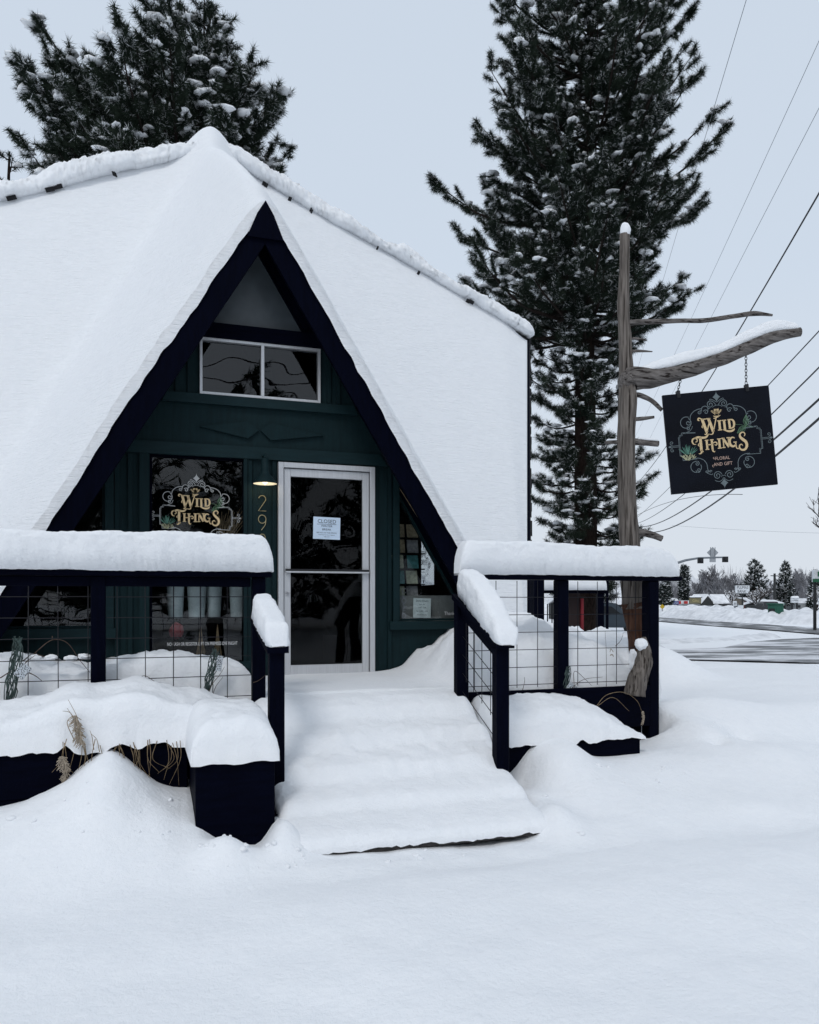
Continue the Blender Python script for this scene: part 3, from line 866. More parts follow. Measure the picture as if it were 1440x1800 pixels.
def roof_snow():
    bm = bmesh.new()
    for su in (1, -1):
        # front gable slope: front edge foot -> F ; valley foot -> P
        q1 = patch((su * .0, VF + .02), (su * (UF + .01), VF + .02), (su * UC, VC), (0, 0), 110, 110)
        q2 = patch((0, 0), (su * UC, VC), (su * (UC + .02), VC - .02), (su * (UR + .02), 0), 110, 90)
        q3 = patch((0, 0), (su * UC, -VC), (su * (UC + .02), -VC), (su * (UR + .02), 0), 30, 24)
        q4 = patch((0, -VF), (su * UF, -VF), (su * UC, -VC), (0, 0), 20, 20)
        for qi, q in enumerate((q1, q2, q3, q4)):
            x, y = UX + q[..., 0], VY - q[..., 1]
            if True:
                d = np.full(x.shape, 9.0)
                if qi == 0: d = np.minimum(d, np.linspace(0, 1, q.shape[1])[None, :] * 5.0 * np.ones(x.shape))      # distance from the front edge
                th = .09 + .13 * sstep(0, .55, d)
                if qi == 1:
                    de = np.linspace(1, 0, q.shape[1])[None, :] * 4 * np.ones(x.shape); th = .10 + .12 * sstep(0, .4, de)
                u, v = q[..., 0], q[..., 1]
                z = roof_z(x, VY - np.abs(v)) + th
                z = z + .035 * fbm(x * 1.1, y * 1.1, z * .6, 3, 3) + .016 * fbm(x * 4, y * 4, z * 3, 3, 8)
                z = z + .27 * np.exp(-(((u + .02) ** 2 + (v - .12) ** 2) / .26) ** 1.5) + .10 * np.exp(-(u / .35) ** 2) * sstep(6, 3.0, np.abs(v))
                edge = np.exp(-d / .05)
                x = x + edge * .012 * fbm(z * 9, x * 0, 0, 2, 5)
                y = y - edge * (.045 + .016 * fbm(x * 7, y * 3, z * 7, 3, 12)) * (1 if qi == 0 else 0)
                z = z + edge * .010 * fbm(x * 9, y * 3, z * 9, 3, 13)
            vs_ = [[bm.verts.new((x[i, j], y[i, j], z[i, j])) for j in range(x.shape[1])] for i in range(x.shape[0])]
            for i in range(x.shape[0] - 1):
                for j in range(x.shape[1] - 1):
                    try: bm.faces.new((vs_[i][j], vs_[i + 1][j], vs_[i + 1][j + 1], vs_[i][j + 1]))
                    except ValueError: pass
    bmesh.ops.remove_doubles(bm, verts=bm.verts, dist=.004)
    bmesh.ops.recalc_face_normals(bm, faces=bm.faces)
    bd = [e_ for e_ in bm.edges if len(e_.link_faces) == 1]
    r = bmesh.ops.extrude_edge_only(bm, edges=bd)
    for v in r['geom']:
        if isinstance(v, bmesh.types.BMVert): v.co.z -= .17
    for f in bm.faces: f.smooth = True
    me = bpy.data.meshes.new('roof_snow'); bm.to_mesh(me); bm.free()
    me.materials.append(M_ROOFSNOW)
    props(link('roof_snow', me), 'smooth white snow blanket covering the steep A-frame roof', 'snow', None, 'thing')
roof_snow()
# ridge rolls and the dark ridge tiles that peep out below them
for su, lab in ((-1, 'long lumpy snow roll along the left roof ridge'), (1, 'long lumpy snow roll along the right roof ridge')):
    us = np.linspace(.02, UR + (.05 if su > 0 else .0), 40)
    path = [(UX + su * u, VY - .12, ZP - KB * u - (.06 if su < 0 else .03) + .03 * math.sin(u * 2.1 + su)) for u in us]
    loaf('ridge_snow', lab, path, .46 if su < 0 else .40, [.20, .34, .29, .33, .26, .31, .27, .32, .27] if su < 0 else [.18, .26, .22, .27, .20, .25, .19, .25, .20], .025, 28, .075, 4.2, 20 + su, .12, .22, .6, 'snow rolls along the roof ridges', overhang=.12)
rs = random.Random(11)
for su, spots in ((-1, (.30, 1.45, 2.35, 2.95, 3.75)), (1, (.85, 1.25, 1.6, 2.75, 3.5, 4.45))):
    for u in spots:
        L = .02 + rs.random() ** 2 * .11
        b = MB()
        for k in range(rs.choice((1, 2, 2, 3))):    # a few overlapping ridge shingles
            w = L * (.5 + .2 * rs.random())
            M = Matrix.Translation((UX + su * (u + (k - 1) * L * .8), VY - (.305 if su < 0 else .275) - .010 * k, ZP - KB * u - su * 0 - KB * (k - 1) * L * .8 - .115 + rs.uniform(-.012, .012))) @ Matrix.Rotation(su * math.atan(KB), 4, 'Y') @ Matrix.Rotation(R(-57), 4, 'X')
            b.bbox(-w, w, -.032, .032, -.006, .006, .003, M=M)
        b.build('ridge_shingle', M_SHINGLE, shop)

# ================================================================== THE GROUND
def bumpg(x, y, cx, cy, rx, ry, h): return h * np.exp(-((x - cx) / rx) ** 2 - ((y - cy) / ry) ** 2)
_MX = np.array([-3.5, -2.2, -1.3, -.78, -.45, -.33, -.2, -.1, 0, .15, .22, .30, .6]); _MZ = np.array([.10, .10, .12, .16, .28, .42, .55, .47, .34, .20, .18, .22, .12])
def ground_z(x, y):
    d = x * sn + y * cs; lat = x * cs - y * sn
    near = sstep(24, 16, d)
    h = near * (.075 * fbm(x * .5, y * .8, 0, 3, 31) + .018 * fbm(x * 1.7, y * 2.6, 0, 3, 32) + .006 * fbm(x * 7, y * 7, 0, 3, 33) * sstep(8, 5, d))
    # soft drifts across the foreground
    h = h + near * .05 * np.sin(1.9 * y + .35 * x + 1.5 * fbm(x * .5, y * .5, 0, 2, 36)) * sstep(4.6, 3.8, y)
    h = h + .05 * sstep(4.2, 4.6, y) * sstep(2.35, 2.7, x) * sstep(8, 6, y)
    h = h + (.030 + .012 * fbm(x * 5, y * 5, 0, 2, 39)) * sstep(4.2, 4.45, y) * sstep(5.0, 4.7, y) * sstep(.5, .8, x) * sstep(2.9, 2.5, x)
    h = h + .05 * np.exp(-((x - .78) / .16) ** 2 - ((y - 4.62) / .16) ** 2) + .075 * np.exp(-((x - 2.58) / .16) ** 2 - ((y - 4.62) / .2) ** 2)
    h = h + .22 * sstep(4.35, 5.7, y) * sstep(2.25, 3.1, x) * sstep(9, 6.5, y + 0 * x)
    h = h + .24 * sstep(5.7, 6.6, y) * sstep(3.9, 4.7, x) * sstep(14, 8, d)
    h = h + .10 * sstep(4.2, 5.0, y) * sstep(.9, .3, x)
    # ridge of snow shovelled against the long planter
    ridge = sum(np.interp(x + o_, _MX, _MZ) for o_ in (-.11, -.05, 0, .05, .11)) / 5 * .97 * (1 + .22 * fbm(x * 2.6, y * 2.6, 0, 3, 37))
    h = np.maximum(h, 0) + np.where(y < 5.42, ridge * np.exp(-((5.42 - y) / .55) ** 2), ridge) * sstep(.48, .30, x) * sstep(6.4, 5.9, y) * .92
    h = h + bumpg(x, y, .47, 4.62, .14, .16, .13) + bumpg(x, y, .12, 4.86, .10, .30, .03) + .07 * sstep(4.45, 4.8, y) * sstep(.66, .80, x) * sstep(1.2, .85, x) + .11 * np.exp(-((x - .82) / .09) ** 2) * sstep(4.48, 4.8, y) * sstep(5.45, 5.2, y)
    h = h + .07 * np.exp(-((x - 2.62) / .14) ** 2) * sstep(4.45, 4.8, y)
    h = h + .17 * np.exp(-(((x - 3.04) / .30) ** 2 + ((y - 5.60) / .42) ** 2) ** 1.6) + bumpg(x, y, 3.1, 5.2, .45, .45, .05)
    h = h - bumpg(x, y, 2.72, 5.42, .13, .22, .10)
    h = h + bumpg(x, y, 4.78, 5.95, .25, .3, .10) + bumpg(x, y, 5.4, 6.6, .7, .7, .10)
    for cx, cy, rx, hh in ((5.3, 5.0, .10, -.08), (5.46, 5.12, .08, -.09), (5.2, 5.9, .12, -.07), (4.75, 5.7, .09, -.07), (4.2, 4.6, .25, .03), (5.05, 5.35, .3, .05)):
        h = h + bumpg(x, y, cx, cy, rx, rx, hh)
    # rim thrown up along the side street, then the street level
    h = h + .30 * sstep(9, 14.0, d) * sstep(18.5, 15.2, d) * sstep(2, 4, lat)
    m1, m2 = cw(4.35, 13.2), cw(4.9, 13.8)
    h = h + bumpg(x, y, m1.x, m1.y, .55, .6, .34) + bumpg(x, y, cw(3.9, 13).x, cw(3.9, 13).y, .4, .5, .28)
    h = h - .22 * sstep(15.5, 19.5, d)
    under = sstep(6.05, 6.3, y) * sstep(4.75, 4.5, x)
    return h * (1 - under) + under * np.minimum(h, .25)
def axis(*segs):
    out = [segs[0][0]]
    for a, b_, stp in segs:
        n = max(1, int(round(abs(b_ - a) / stp))); out += list(np.linspace(a, b_, n + 1)[1:])
    return np.array(out)
def grow(a, b_, s0, q):
    out, x, s = [], a, s0; sg = 1 if b_ > a else -1
    while (b_ - x) * sg > 0: x += s * sg; s *= q; out.append(x)
    return np.array(out)
GXs = np.concatenate([grow(-3, -900, .2, 1.3)[::-1], axis((-3, -1.5, .1), (-1.5, 5.8, .035), (5.8, 14, .1)), grow(14, 900, .25, 1.2)])
GYs = np.concatenate([grow(1.2, -900, .15, 1.35)[::-1], axis((1.2, 2.0, .06), (2.0, 6.7, .035), (6.7, 16, .1), (16, 26, .25)), grow(26, 1200, .4, 1.22)])
field('snowy_ground', None, GXs, GYs, ground_z, drop=0, kind='structure')

# ================================================================== DECK, STEPS, PLANTERS
deck = thing('deck', 'navy timber deck in front of the shop, buried in snow', 'deck', (1.0, 6.9, .4))
for i in range(11):
    y0 = 6.15 + i * .145
    b = MB(); b.bbox(-3.0, 4.34, y0, y0 + .138, .735, .772, .004); b.build('plank', M_NAVYH, deck)
for x0, x1 in ((-3.0, .795), (2.585, 4.345)):
    b = MB(); b.bbox(x0, x1, 6.09, 6.125, .42, .785); b.build('rim_board', M_NAVYH, deck)
b = MB(); b.bbox(4.36, 4.40, 6.6, 8.6, .35, .73); b.build('side_rim_board', M_NAVYH, deck)
b = MB(); b.bbox(3.92, 4.35, 7.9, 8.6, .70, .772); b.build('side_deck', M_NAVYH, deck)
b = MB(); b.bbox(4.37, 4.50, 8.35, 8.48, .78, 1.95); b.build('post', M_NAVY, deck)
b = MB(); b.box(-3.0, 4.4, 6.3, 6.34, .0, .70); b.build('skirt', M_NAVYH, deck)

steps = thing('front_steps', 'navy timber steps up to the aluminium door, under deep snow', 'steps', (1.68, 5.3, 0))
for i, (y0, y1, z) in enumerate(((4.588, 4.95, .082), (4.99, 5.27, .25), (5.29, 5.57, .41), (5.59, 5.87, .57), (5.89, 6.15, .72))):
    b = MB(); b.bbox(.80 if i else .90, 2.53 if i else 2.42, y0, y1, z - .045 - (.045 if i else 0), z - (.045 if i else 0)); b.build('tread', M_NAVYH if i else mat('wet_brown_slab', (.030, .026, .025), .7, .4, 20), steps)
    if i:
        b = MB(); b.bbox(.84, 2.50, y0 + .02, y0 + .045, z - .19, z - .091); b.build('riser', M_NAVYH, steps)
for x in (.815, 2.515):
    b = MB(); b.slab([(x - .02, 4.98, .0), (x - .02, 6.12, .35), (x - .02, 6.12, .70), (x - .02, 4.98, .13)], (.04, 0, 0)); b.build('stringer', M_NAVY, steps)

SX = np.concatenate([axis((.815, .88, .013), (.88, 2.44, .028), (2.44, 2.545, .012))]); SY = axis((4.575, 4.65, .0125), (4.65, 6.36, .022))
_SY = np.array([4.56, 4.60, 4.68, 4.93, 5.00, 5.24, 5.31, 5.54, 5.61, 5.84, 5.91, 6.05, 6.2, 6.5]); _SZ = np.array([.105, .125, .155, .205, .265, .33, .42, .49, .578, .648, .738, .79, .815, .82])
def steps_z(x, y):
    yw = y + .03 * fbm(x * 2.2, y * 2, 0, 2, 41)
    z = (np.interp(yw - .022, _SY, _SZ) + np.interp(yw, _SY, _SZ) + np.interp(yw + .022, _SY, _SZ)) / 3
    lo = .02 + np.interp(y, [4.45, 6.2], [.02, .74]) 
    ed = np.minimum(x - .815, 2.545 - x); ef = np.minimum(1, np.sqrt(np.clip(ed / .06, 0, 1)))
    fr = np.sqrt(np.clip((y - 4.575) / .05, 0, 1))
    z = z - (1 - ef) * .05 - (1 - fr) * .03
    return z + .012 * fbm(x * 3, y * 3, 0, 3, 42) + .007 * fbm(x * 14, y * 14, 0, 2, 43) * (1 + 2.2 * np.exp(-((y - 5.55) / .35) ** 2)) + .018 * (1 - ef) * fbm(x * 8, y * 14, 0, 2, 44) + .014 * (1 - fr) * fbm(x * 24, y * 0, 0, 3, 46)
field('step_snow', 'deep smooth snow burying the front steps, with faint step edges', SX, SY, steps_z, .026)

DX = axis((-2.2, 4.56, .032)); DY = axis((6.215, 6.40, .0165), (6.40, 7.745, .034))
def deck_z(x, y):
    z = .825 + 0 * x
    face = sstep(6.205, 6.31, y)
    left = sstep(.95, .72, x)
    lb = (.265 + .05 * np.sin(x * 5.2 + .6) + .055 * fbm(x * 3, y * 2, 0, 3, 51)) * face * left * (1 - .25 * sstep(6.5, 7.6, y))
    rb_ = sstep(2.52, 2.85, x)
    rb = rb_ * (face * (.30 + .10 * fbm(x * 3.2, y * 2, 0, 3, 52)) + .17 * sstep(6.3, 7.4, y) * sstep(2.8, 3.2, x) + .12 * np.exp(-((x - 3.1) / .45) ** 2) * sstep(6.25, 6.6, y) * sstep(7.3, 6.9, y)
                + .10 * np.exp(-((x - 3.62) / .25) ** 2) * sstep(6.25, 6.6, y) - .05 * sstep(3.9, 4.4, x) - .16 * np.exp(-((x - 4.32) / .16) ** 2 - ((y - 6.3) / .3) ** 2))
    mound = .20 * sstep(2.28, 3.0, x) * sstep(6.2, 6.95, y) * (1 - rb_)
    z = z + lb + rb + mound - (1 - face) * .05 * np.maximum(left, rb_)
    lumps = np.maximum(left, rb_)
    return z + lumps * (.055 * fbm(x * 6, y * 6, 0, 3, 53) + .020 * fbm(x * 20, y * 22, 0, 2, 54)) + .010 * fbm(x * 3, y * 3, 0, 2, 55)
field('deck_snow', 'lumpy snow heaped on the deck behind the wire railings and by the door', DX, DY, deck_z, .09)
field('deck_snow', 'snow pile slid off the roof beside the right corner of the shop', axis((3.0, 4.62, .035)), axis((7.70, 9.6, .035)),
      lambda x, y: 1.02 + .30 * np.exp(-((x - 3.9) / .55) ** 2 - ((y - 8.35) / .7) ** 2) + .12 * np.exp(-((x - 4.25) / .3) ** 2 - ((y - 8.0) / .4) ** 2) + .04 * fbm(x * 4, y * 4, 0, 3, 57) - .25 * sstep(4.4, 4.62, x), .5)

def planter(name, label, x0, x1, y0, y1, z0, z1, group='navy planters along the deck', nb=2):
    t = thing(name, label, 'planter', ((x0 + x1) / 2, (y0 + y1) / 2, z0), group)
    zs = np.linspace(z0, z1, nb + 1)
    for i in range(nb):
        b = MB(); b.bbox(x0, x1, y0, y0 + .04, zs[i], zs[i + 1] - .003, .004); b.build('front_board', M_NAVYH, t)
    b = MB(); b.bbox(x0, x0 + .04, y0 + .042, y1, z0, z1, .004); b.build('end_board', M_NAVY, t)
    b = MB(); b.bbox(x1 - .04, x1, y0 + .042, y1, z0, z1, .004); b.build('end_board', M_NAVY, t)
    b = MB(); b.box(x0 + .042, x1 - .042, y0 + .042, y1 - .01, z0 + .02, z1 - .06); b.build('soil', M_SHINGLE, t)
    return t
planter('long_planter', 'long navy planter below the left railing, half buried', -3.0, .30, 5.50, 6.05, 0, .60)
planter('planter_box', 'square navy planter box with a thick snow cap, left of the steps', .313, .785, 4.90, 5.49, .0, .57, nb=1)
planter('planter_box', 'low navy planter right of the steps, mostly hidden by snow', 2.62, 3.90, 5.60, 6.06, .05, .415, nb=1)

def cap(name, label, x0, x1, y0, y1, zb, hfn, drop, step=.024, seed=0, rag=.03, er=.10, group='snow caps on the planters'):
    X = axis((x0, x0 + .06, .012), (x0 + .06, x1 - .06, step), (x1 - .06, x1, .012)); Y = axis((y0, y0 + .06, .012), (y0 + .06, y1, step))
    def zf(x, y):
        ex = np.minimum(x - x0, x1 - x); ey = np.minimum(y - y0, y1 + .3 - y)
        k = np.sqrt(1 - (1 - np.clip(ex / er, 0, 1)) ** 2) * np.sqrt(1 - (1 - np.clip(ey / er, 0, 1)) ** 2)
        k = .25 + .75 * k
        return zb + hfn(x, y) * k + .026 * fbm(x * 5, y * 5, 0, 3, seed) + .013 * fbm(x * 20, y * 20, 0, 3, seed + 1)
    o = field(name, label, X, Y, zf, drop, group=group)
    me = o.data                                  # ragged rim: bulge the skirt and let it hang unevenly
    co = np.empty(len(me.vertices) * 3, np.float32); me.vertices.foreach_get('co', co); co = co.reshape(-1, 3)
    fy = np.abs(co[:, 1] - y0) < .002
    low = fy & (co[:, 2] < zb + .08)
    co[low, 2] = zb - .008 + rag * fbm(co[low, 0] * 9, co[low, 0] * 0, 0, 3, seed + 2)
    co[fy, 1] += .02 * fbm(co[fy, 0] * 12, co[fy, 2] * 12, 0, 2, seed + 3)
    co[~fy, 2] = np.maximum(co[~fy, 2], zb - .012)
    me.vertices.foreach_set('co', co.ravel()); me.update()
    return o
def lp_h(x, y):
    return .24 + .05 * np.sin(x * 3.3 + 1.9) + .045 * np.exp(-((x + .02) / .18) ** 2) + .05 * np.exp(-((x + .42) / .14) ** 2) - .10 * sstep(.35, .85, x) + .06 * sstep(5.6, 5.95, y)
cap('planter_snow', 'long bumpy snow cap on the planter below the left railing', -2.4, .84, 5.46, 6.06, .60, lp_h, .30, seed=61, rag=.055)
cap('planter_snow', 'thick rounded snow cap on the square planter box', .285, .81, 4.865, 5.56, .575, lambda x, y: .25 + .05 * sstep(4.9, 5.4, y), .28, seed=64, rag=.012, er=.13)
cap('planter_snow', 'sloping snow cap on the low planter right of the steps', 2.56, 3.935, 5.565, 6.075, .42, lambda x, y: .19 + .09 * sstep(3.5, 3.0, x) + .08 * sstep(5.6, 5.95, y) + .03 * np.sin(x * 6) - .12 * sstep(3.5, 3.92, x), .22, seed=67, rag=.035, er=.12)

# ================================================================== RAILINGS
def box_part(name, m, parent, *a):
    b = MB(); b.bbox(*a); return b.build(name, m, parent)
def wire(parent, p, q, r=.0032):
    b = MB(); b.tube([p, q], r, 5); return b.build('wire', M_MESH, parent)
ZC0, ZC1 = 1.725, 1.765
rl = thing('deck_railing', 'navy railing with wire mesh on the left half of the deck', 'railing', (-.5, 6.16, .78), 'navy wire mesh railings')
box_part('rail_cap', M_NAVYH, rl, -3.0, .955, 6.085, 6.245, ZC0, ZC1)
box_part('sub_rail', M_NAVYH, rl, -3.0, .80, 6.14, 6.18, ZC0 - .075, ZC0 - .002)
for x in (-2.5, -1.4, -.285, .862):
    box_part('post', M_NAVY, rl, x - .05, x + .05, 6.127, 6.212, .55, ZC0 - .001)
for k in range(12):
    x = .039 + .196 * (k - 8)
    wire(rl, (x, 6.155, .80), (x + rs.uniform(-.006, .006), 6.155, 1.70))
for k in range(4):
    wire(rl, (.039 + .196 * (k + 1 + .0), 6.155, .80), (.039 + .196 * (k + 1), 6.155, 1.70)) if k < 4 else None
for z in (.825, .975, 1.125, 1.275, 1.425, 1.575):
    for x0, x1 in ((-1.35, -.335), (-.235, .812)):
        wire(rl, (x0, 6.149, z + rs.uniform(-.004, .004)), (x1, 6.149, z + rs.uniform(-.006, .006)))
rr = thing('deck_railing', 'navy railing with wire mesh on the right half of the deck, beside the driftwood pole', 'railing', (3.5, 6.16, .78), 'navy wire mesh railings')
box_part('rail_cap', M_NAVYH, rr, 2.57, 4.69, 6.085, 6.245, ZC0, ZC1)
for x, z0 in ((3.49, .55), (4.40, .15)):
    box_part('post', M_NAVY, rr, x - .052, x + .052, 6.127 if x < 4 else 6.10, 6.222, z0, ZC0 - .001)
for k in range(9):
    x = 2.66 + .197 * k
    if abs(x - 3.49) > .06: wire(rr, (x, 6.155, .80), (x, 6.155, 1.715))
for z in (.825, .975, 1.125, 1.275, 1.425, 1.575):
    for x0, x1 in ((2.57, 3.44), (3.54, 4.35)):
        wire(rr, (x0, 6.149, z), (x1, 6.149, z))
def handrail(label, x, zt, zb, top_post, mesh):
    t = thing('stair_railing', label, 'railing', (x, 5.7, 0), 'short sloping stair railings')
    y0, y1 = 5.24, 6.07
    b = MB(); b.slab([(x - .07, y0 - .04, zb), (x + .07, y0 - .04, zb), (x + .07, y1, zt), (x - .07, y1, zt)], (0, .0, -.042)); b.build('handrail', M_NAVY, t)
    b = MB(); b.slab([(x - .02, y0 + .09, zb - .02), (x + .02, y0 + .09, zb - .02), (x + .02, y1, zt - .05), (x - .02, y1, zt - .05)], (0, 0, -.10)); b.build('brace', M_NAVY, t)
    box_part('post', M_NAVY, t, x - .05, x + .05, y0, y0 + .09, -.02, zb - .035)
    if top_post: box_part('post', M_NAVY, t, x - .05, x + .05, 5.995, 6.08, .55, zt - .05)
    if mesh:
        sl = (zt - zb) / (y1 - y0)
        for y in (5.46, 5.62, 5.78, 5.93):
            wire(t, (x, y, .62 + (y - 5.3) * sl), (x, y, zb - .15 + (y - y0) * sl))
        for k in range(5):
            z = zb - .28 - .15 * k
            wire(t, (x - .004, y0 + .09, z), (x - .004, 5.995, z + sl * .68))
    return t
handrail('short navy stair rail left of the snowy steps', .855, 1.44, 1.245, False, False)
handrail('short navy stair rail with wire mesh right of the snowy steps', 2.49, 1.60, 1.245, True, True)
loaf('rail_snow', 'long straight loaf of snow on the left deck railing', [(-3, 6.165, ZC1), (.97, 6.165, ZC1)], .205, [.285, .29, .285, .28], .022, 30, .020, 6, 71, .1, .12, .24, 'snow loaves on the railings', (0, 1, 0))
loaf('rail_snow', 'long loaf of snow on the right deck railing, against the driftwood pole', [(2.50, 6.165, ZC1), (4.67, 6.165, ZC1)], .205, [.29, .29, .285, .275, .25], .022, 30, .022, 6, 74, .1, .22, .24, 'snow loaves on the railings', (0, 1, 0))
loaf('rail_snow', 'short sloping loaf of snow on the left stair rail', [(.862, 6.02, 1.43), (.855, 5.19, 1.245)], .16, [.19, .19, .17, .15], .018, 26, .016, 9, 77, .10, .06, .42, 'snow loaves on the railings')
loaf('rail_snow', 'sloping loaf of snow on the right stair rail beside the barge board', [(2.56, 6.10, 1.62), (2.50, 5.17, 1.225)], [.19, .2, .2, .17], [.22, .24, .20, .13], .02, 26, .016, 9, 80, .12, .08, .45, 'snow loaves on the railings')

# crumbs and clods of snow fallen from the caps
rng0 = np.random.default_rng(9); Cc, Rc = [], []
for n_, (xa, xb, ya, yb) in ((22, (-1.1, .3, 4.6, 5.3)), (24, (.25, .9, 4.4, 4.85)), (22, (2.6, 4.2, 5.0, 5.5)), (20, (.7, 2.7, 4.4, 4.57)), (14, (4.3, 5.2, 5.6, 6.6))):
    for k in range(n_):
        x, y = rng0.uniform(xa, xb), rng0.uniform(ya, yb); s = .004 + .018 * rng0.uniform() ** 3
        Cc.append((x, y, float(ground_z(np.array([x]), np.array([y]))[0]) - s * .05)); Rc.append((s * rng0.uniform(.8, 1.4), s * rng0.uniform(.8, 1.4), s * .8))
bm = bmesh.new(); bmesh.ops.create_icosphere(bm, subdivisions=2, radius=1)
V0 = np.array([v.co[:] for v in bm.verts]); F0 = np.array([[v.index for v in f.verts] for f in bm.faces]); bm.free()
Cc, Rc = np.array(Cc), np.array(Rc)
V = Cc[:, None] + V0[None] * (1 + .22 * rng0.uniform(-1, 1, (len(Cc), len(V0), 1))) * Rc[:, None]
F = F0[None] + (np.arange(len(Cc)) * len(V0))[:, None, None]
props(link('snow_crumbs', np_mesh('snow_crumbs', V.reshape(-1, 3), F.reshape(-1, 3), M_SNOW, True)), 'crumbs of snow fallen round the planters and steps', 'snow', None, 'stuff')

# ================================================================== DRIFTWOOD POLE AND HANGING SIGN
DP = 7.47
def pp(px, py, d=DP): return at_d(px, py, d)
def wr(w, d=DP): return w / 2 * d / FOC
pole = thing('driftwood_pole', 'tall weathered grey tree trunk with bare branch stubs standing at the deck corner', 'pole', tuple(pp(1118, 1215) - Vector((0, 0, .0))))
def limb(name, pix, ws, m=M_DRIFTH, n=10, rough=.14, seed=1, d=DP, dd=None):
    P = spl([(a, b_, 0) for a, b_ in pix], 6); Wd = np.interp(np.linspace(0, 1, len(P)), np.linspace(0, 1, len(ws)), ws)
    D = np.full(len(P), d) if dd is None else np.interp(np.linspace(0, 1, len(P)), np.linspace(0, 1, len(dd)), dd)
    b = MB(); b.tube([pp(q[0], q[1], dk) for q, dk in zip(P, D)], [wr(w_, dk) for w_, dk in zip(Wd, D)], n, rough=rough, seed=seed)
    return b.build(name, m, pole, True)
limb('trunk', [(1098, 412), (1098, 470), (1096, 540), (1099, 600), (1101, 650), (1104, 700), (1101, 760), (1102, 830), (1104, 900), (1107, 960), (1111, 1020), (1114, 1070)],
     [17, 18, 21, 22, 25, 33, 31, 30, 32, 35, 38, 40], M_DRIFT, 18, .10, 3)
limb('trunk_base', [(1113, 1060), (1117, 1090), (1121, 1125), (1121, 1165), (1118, 1220)], [40, 37, 31, 27, 27], M_BROWN, 16, .25, 4)
limb('branch', [(1100, 690), (1108, 668), (1150, 664), (1200, 652), (1260, 633), (1310, 612), (1358, 592), (1407, 583)], [20, 44, 31, 28, 26, 25, 22, 15], seed=5, n=14)
limb('branch', [(1100, 570), (1112, 567), (1180, 564), (1240, 563), (1290, 556), (1325, 551), (1358, 554)], [13, 10, 8, 8, 8, 9, 4], seed=6)
limb('stub', [(1102, 595), (1118, 595), (1138, 598)], [5, 5, 2], seed=7, n=6); limb('stub', [(1102, 617), (1125, 617), (1147, 618)], [5, 5, 2], seed=8, n=6)
limb('stub', [(1108, 700), (1122, 694), (1145, 704), (1164, 721)], [10, 9, 8, 7], seed=9); limb('stub', [(1108, 738), (1128, 736), (1150, 733)], [7, 7, 5], seed=10, n=8)
limb('stub', [(1104, 776), (1122, 777), (1158, 780)], [14, 12, 10], seed=11); limb('stub', [(1100, 777), (1082, 777), (1064, 778)], [8, 7, 5], seed=12, n=8)
limb('stub', [(1108, 936), (1126, 936), (1146, 940), (1164, 947)], [18, 14, 12, 11], seed=13)
limb('broken_stub', [(1131, 1120), (1133, 1142), (1131, 1165), (1121, 1195), (1117, 1222)], [9, 23, 28, 33, 38], M_DRIFT, 14, .26, 14, d=7.0)
def fn(p, dz=0.0): return tuple(p + Vector((0, 0, dz)))
armp = spl([(1114, 655), (1150, 650), (1200, 640), (1260, 622), (1310, 601), (1358, 583), (1403, 577)], 5)
loaf('branch_snow', 'wedge of snow lying along the sign branch of the driftwood pole', [fn(pp(q[0], q[1]), -.008) for q in armp], [.10, .11, .10, .10, .09, .07], [.05, .11, .13, .10, .11, .11, .06], .025, 18, .012, 9, 90, .10, .06, .55)
loaf('branch_snow', 'thin strip of snow on the short lower branch stubs', [fn(pp(1120, 772.5)), fn(pp(1157, 776))], .045, .022, .02, 12, .004, 14, 91, .03, .03)
loaf('branch_snow', 'thin strip of snow on the stub left of the pole', [fn(pp(1066, 775)), fn(pp(1085, 774))], .03, .016, .02, 12, .003, 14, 92, .02, .02)
def snow_blob(name, label, c, r, seed, sq=(1, 1, 1), cat='snow', amp=.18):
    bm = bmesh.new(); bmesh.ops.create_icosphere(bm, subdivisions=4, radius=1)
    co = np.array([v.co for v in bm.verts]); k = 1 + amp * fbm(co[:, 0] * 1.6, co[:, 1] * 1.6, co[:, 2] * 1.6 + seed, 3, seed) 
    for v, kk in zip(bm.verts, k): v.co = Vector((v.co.x * r[0] * kk, v.co.y * r[1] * kk, v.co.z * r[2] * kk)) + Vector(c)
    for f in bm.faces: f.smooth = True
    me = bpy.data.meshes.new(name); bm.to_mesh(me); bm.free(); me.materials.append(M_SNOW)
    return props(link(name, me), label, cat, None, 'thing')
snow_blob('snow_cap', 'small rounded snow cap on the very top of the driftwood pole', tuple(pp(1099.5, 405)), (.05, .05, .072), 3)
b_ = snow_blob('snow_cap', 'snow clinging to the broken stub at the foot of the driftwood pole', tuple(pp(1127, 1133, 6.98)), (.055, .05, .055), 5, amp=.3)
snow_blob('snow_cap', 'streak of snow caught between the pole foot and its broken stub', tuple(pp(1113, 1160, 7.15)), (.028, .04, .10), 6, amp=.5)

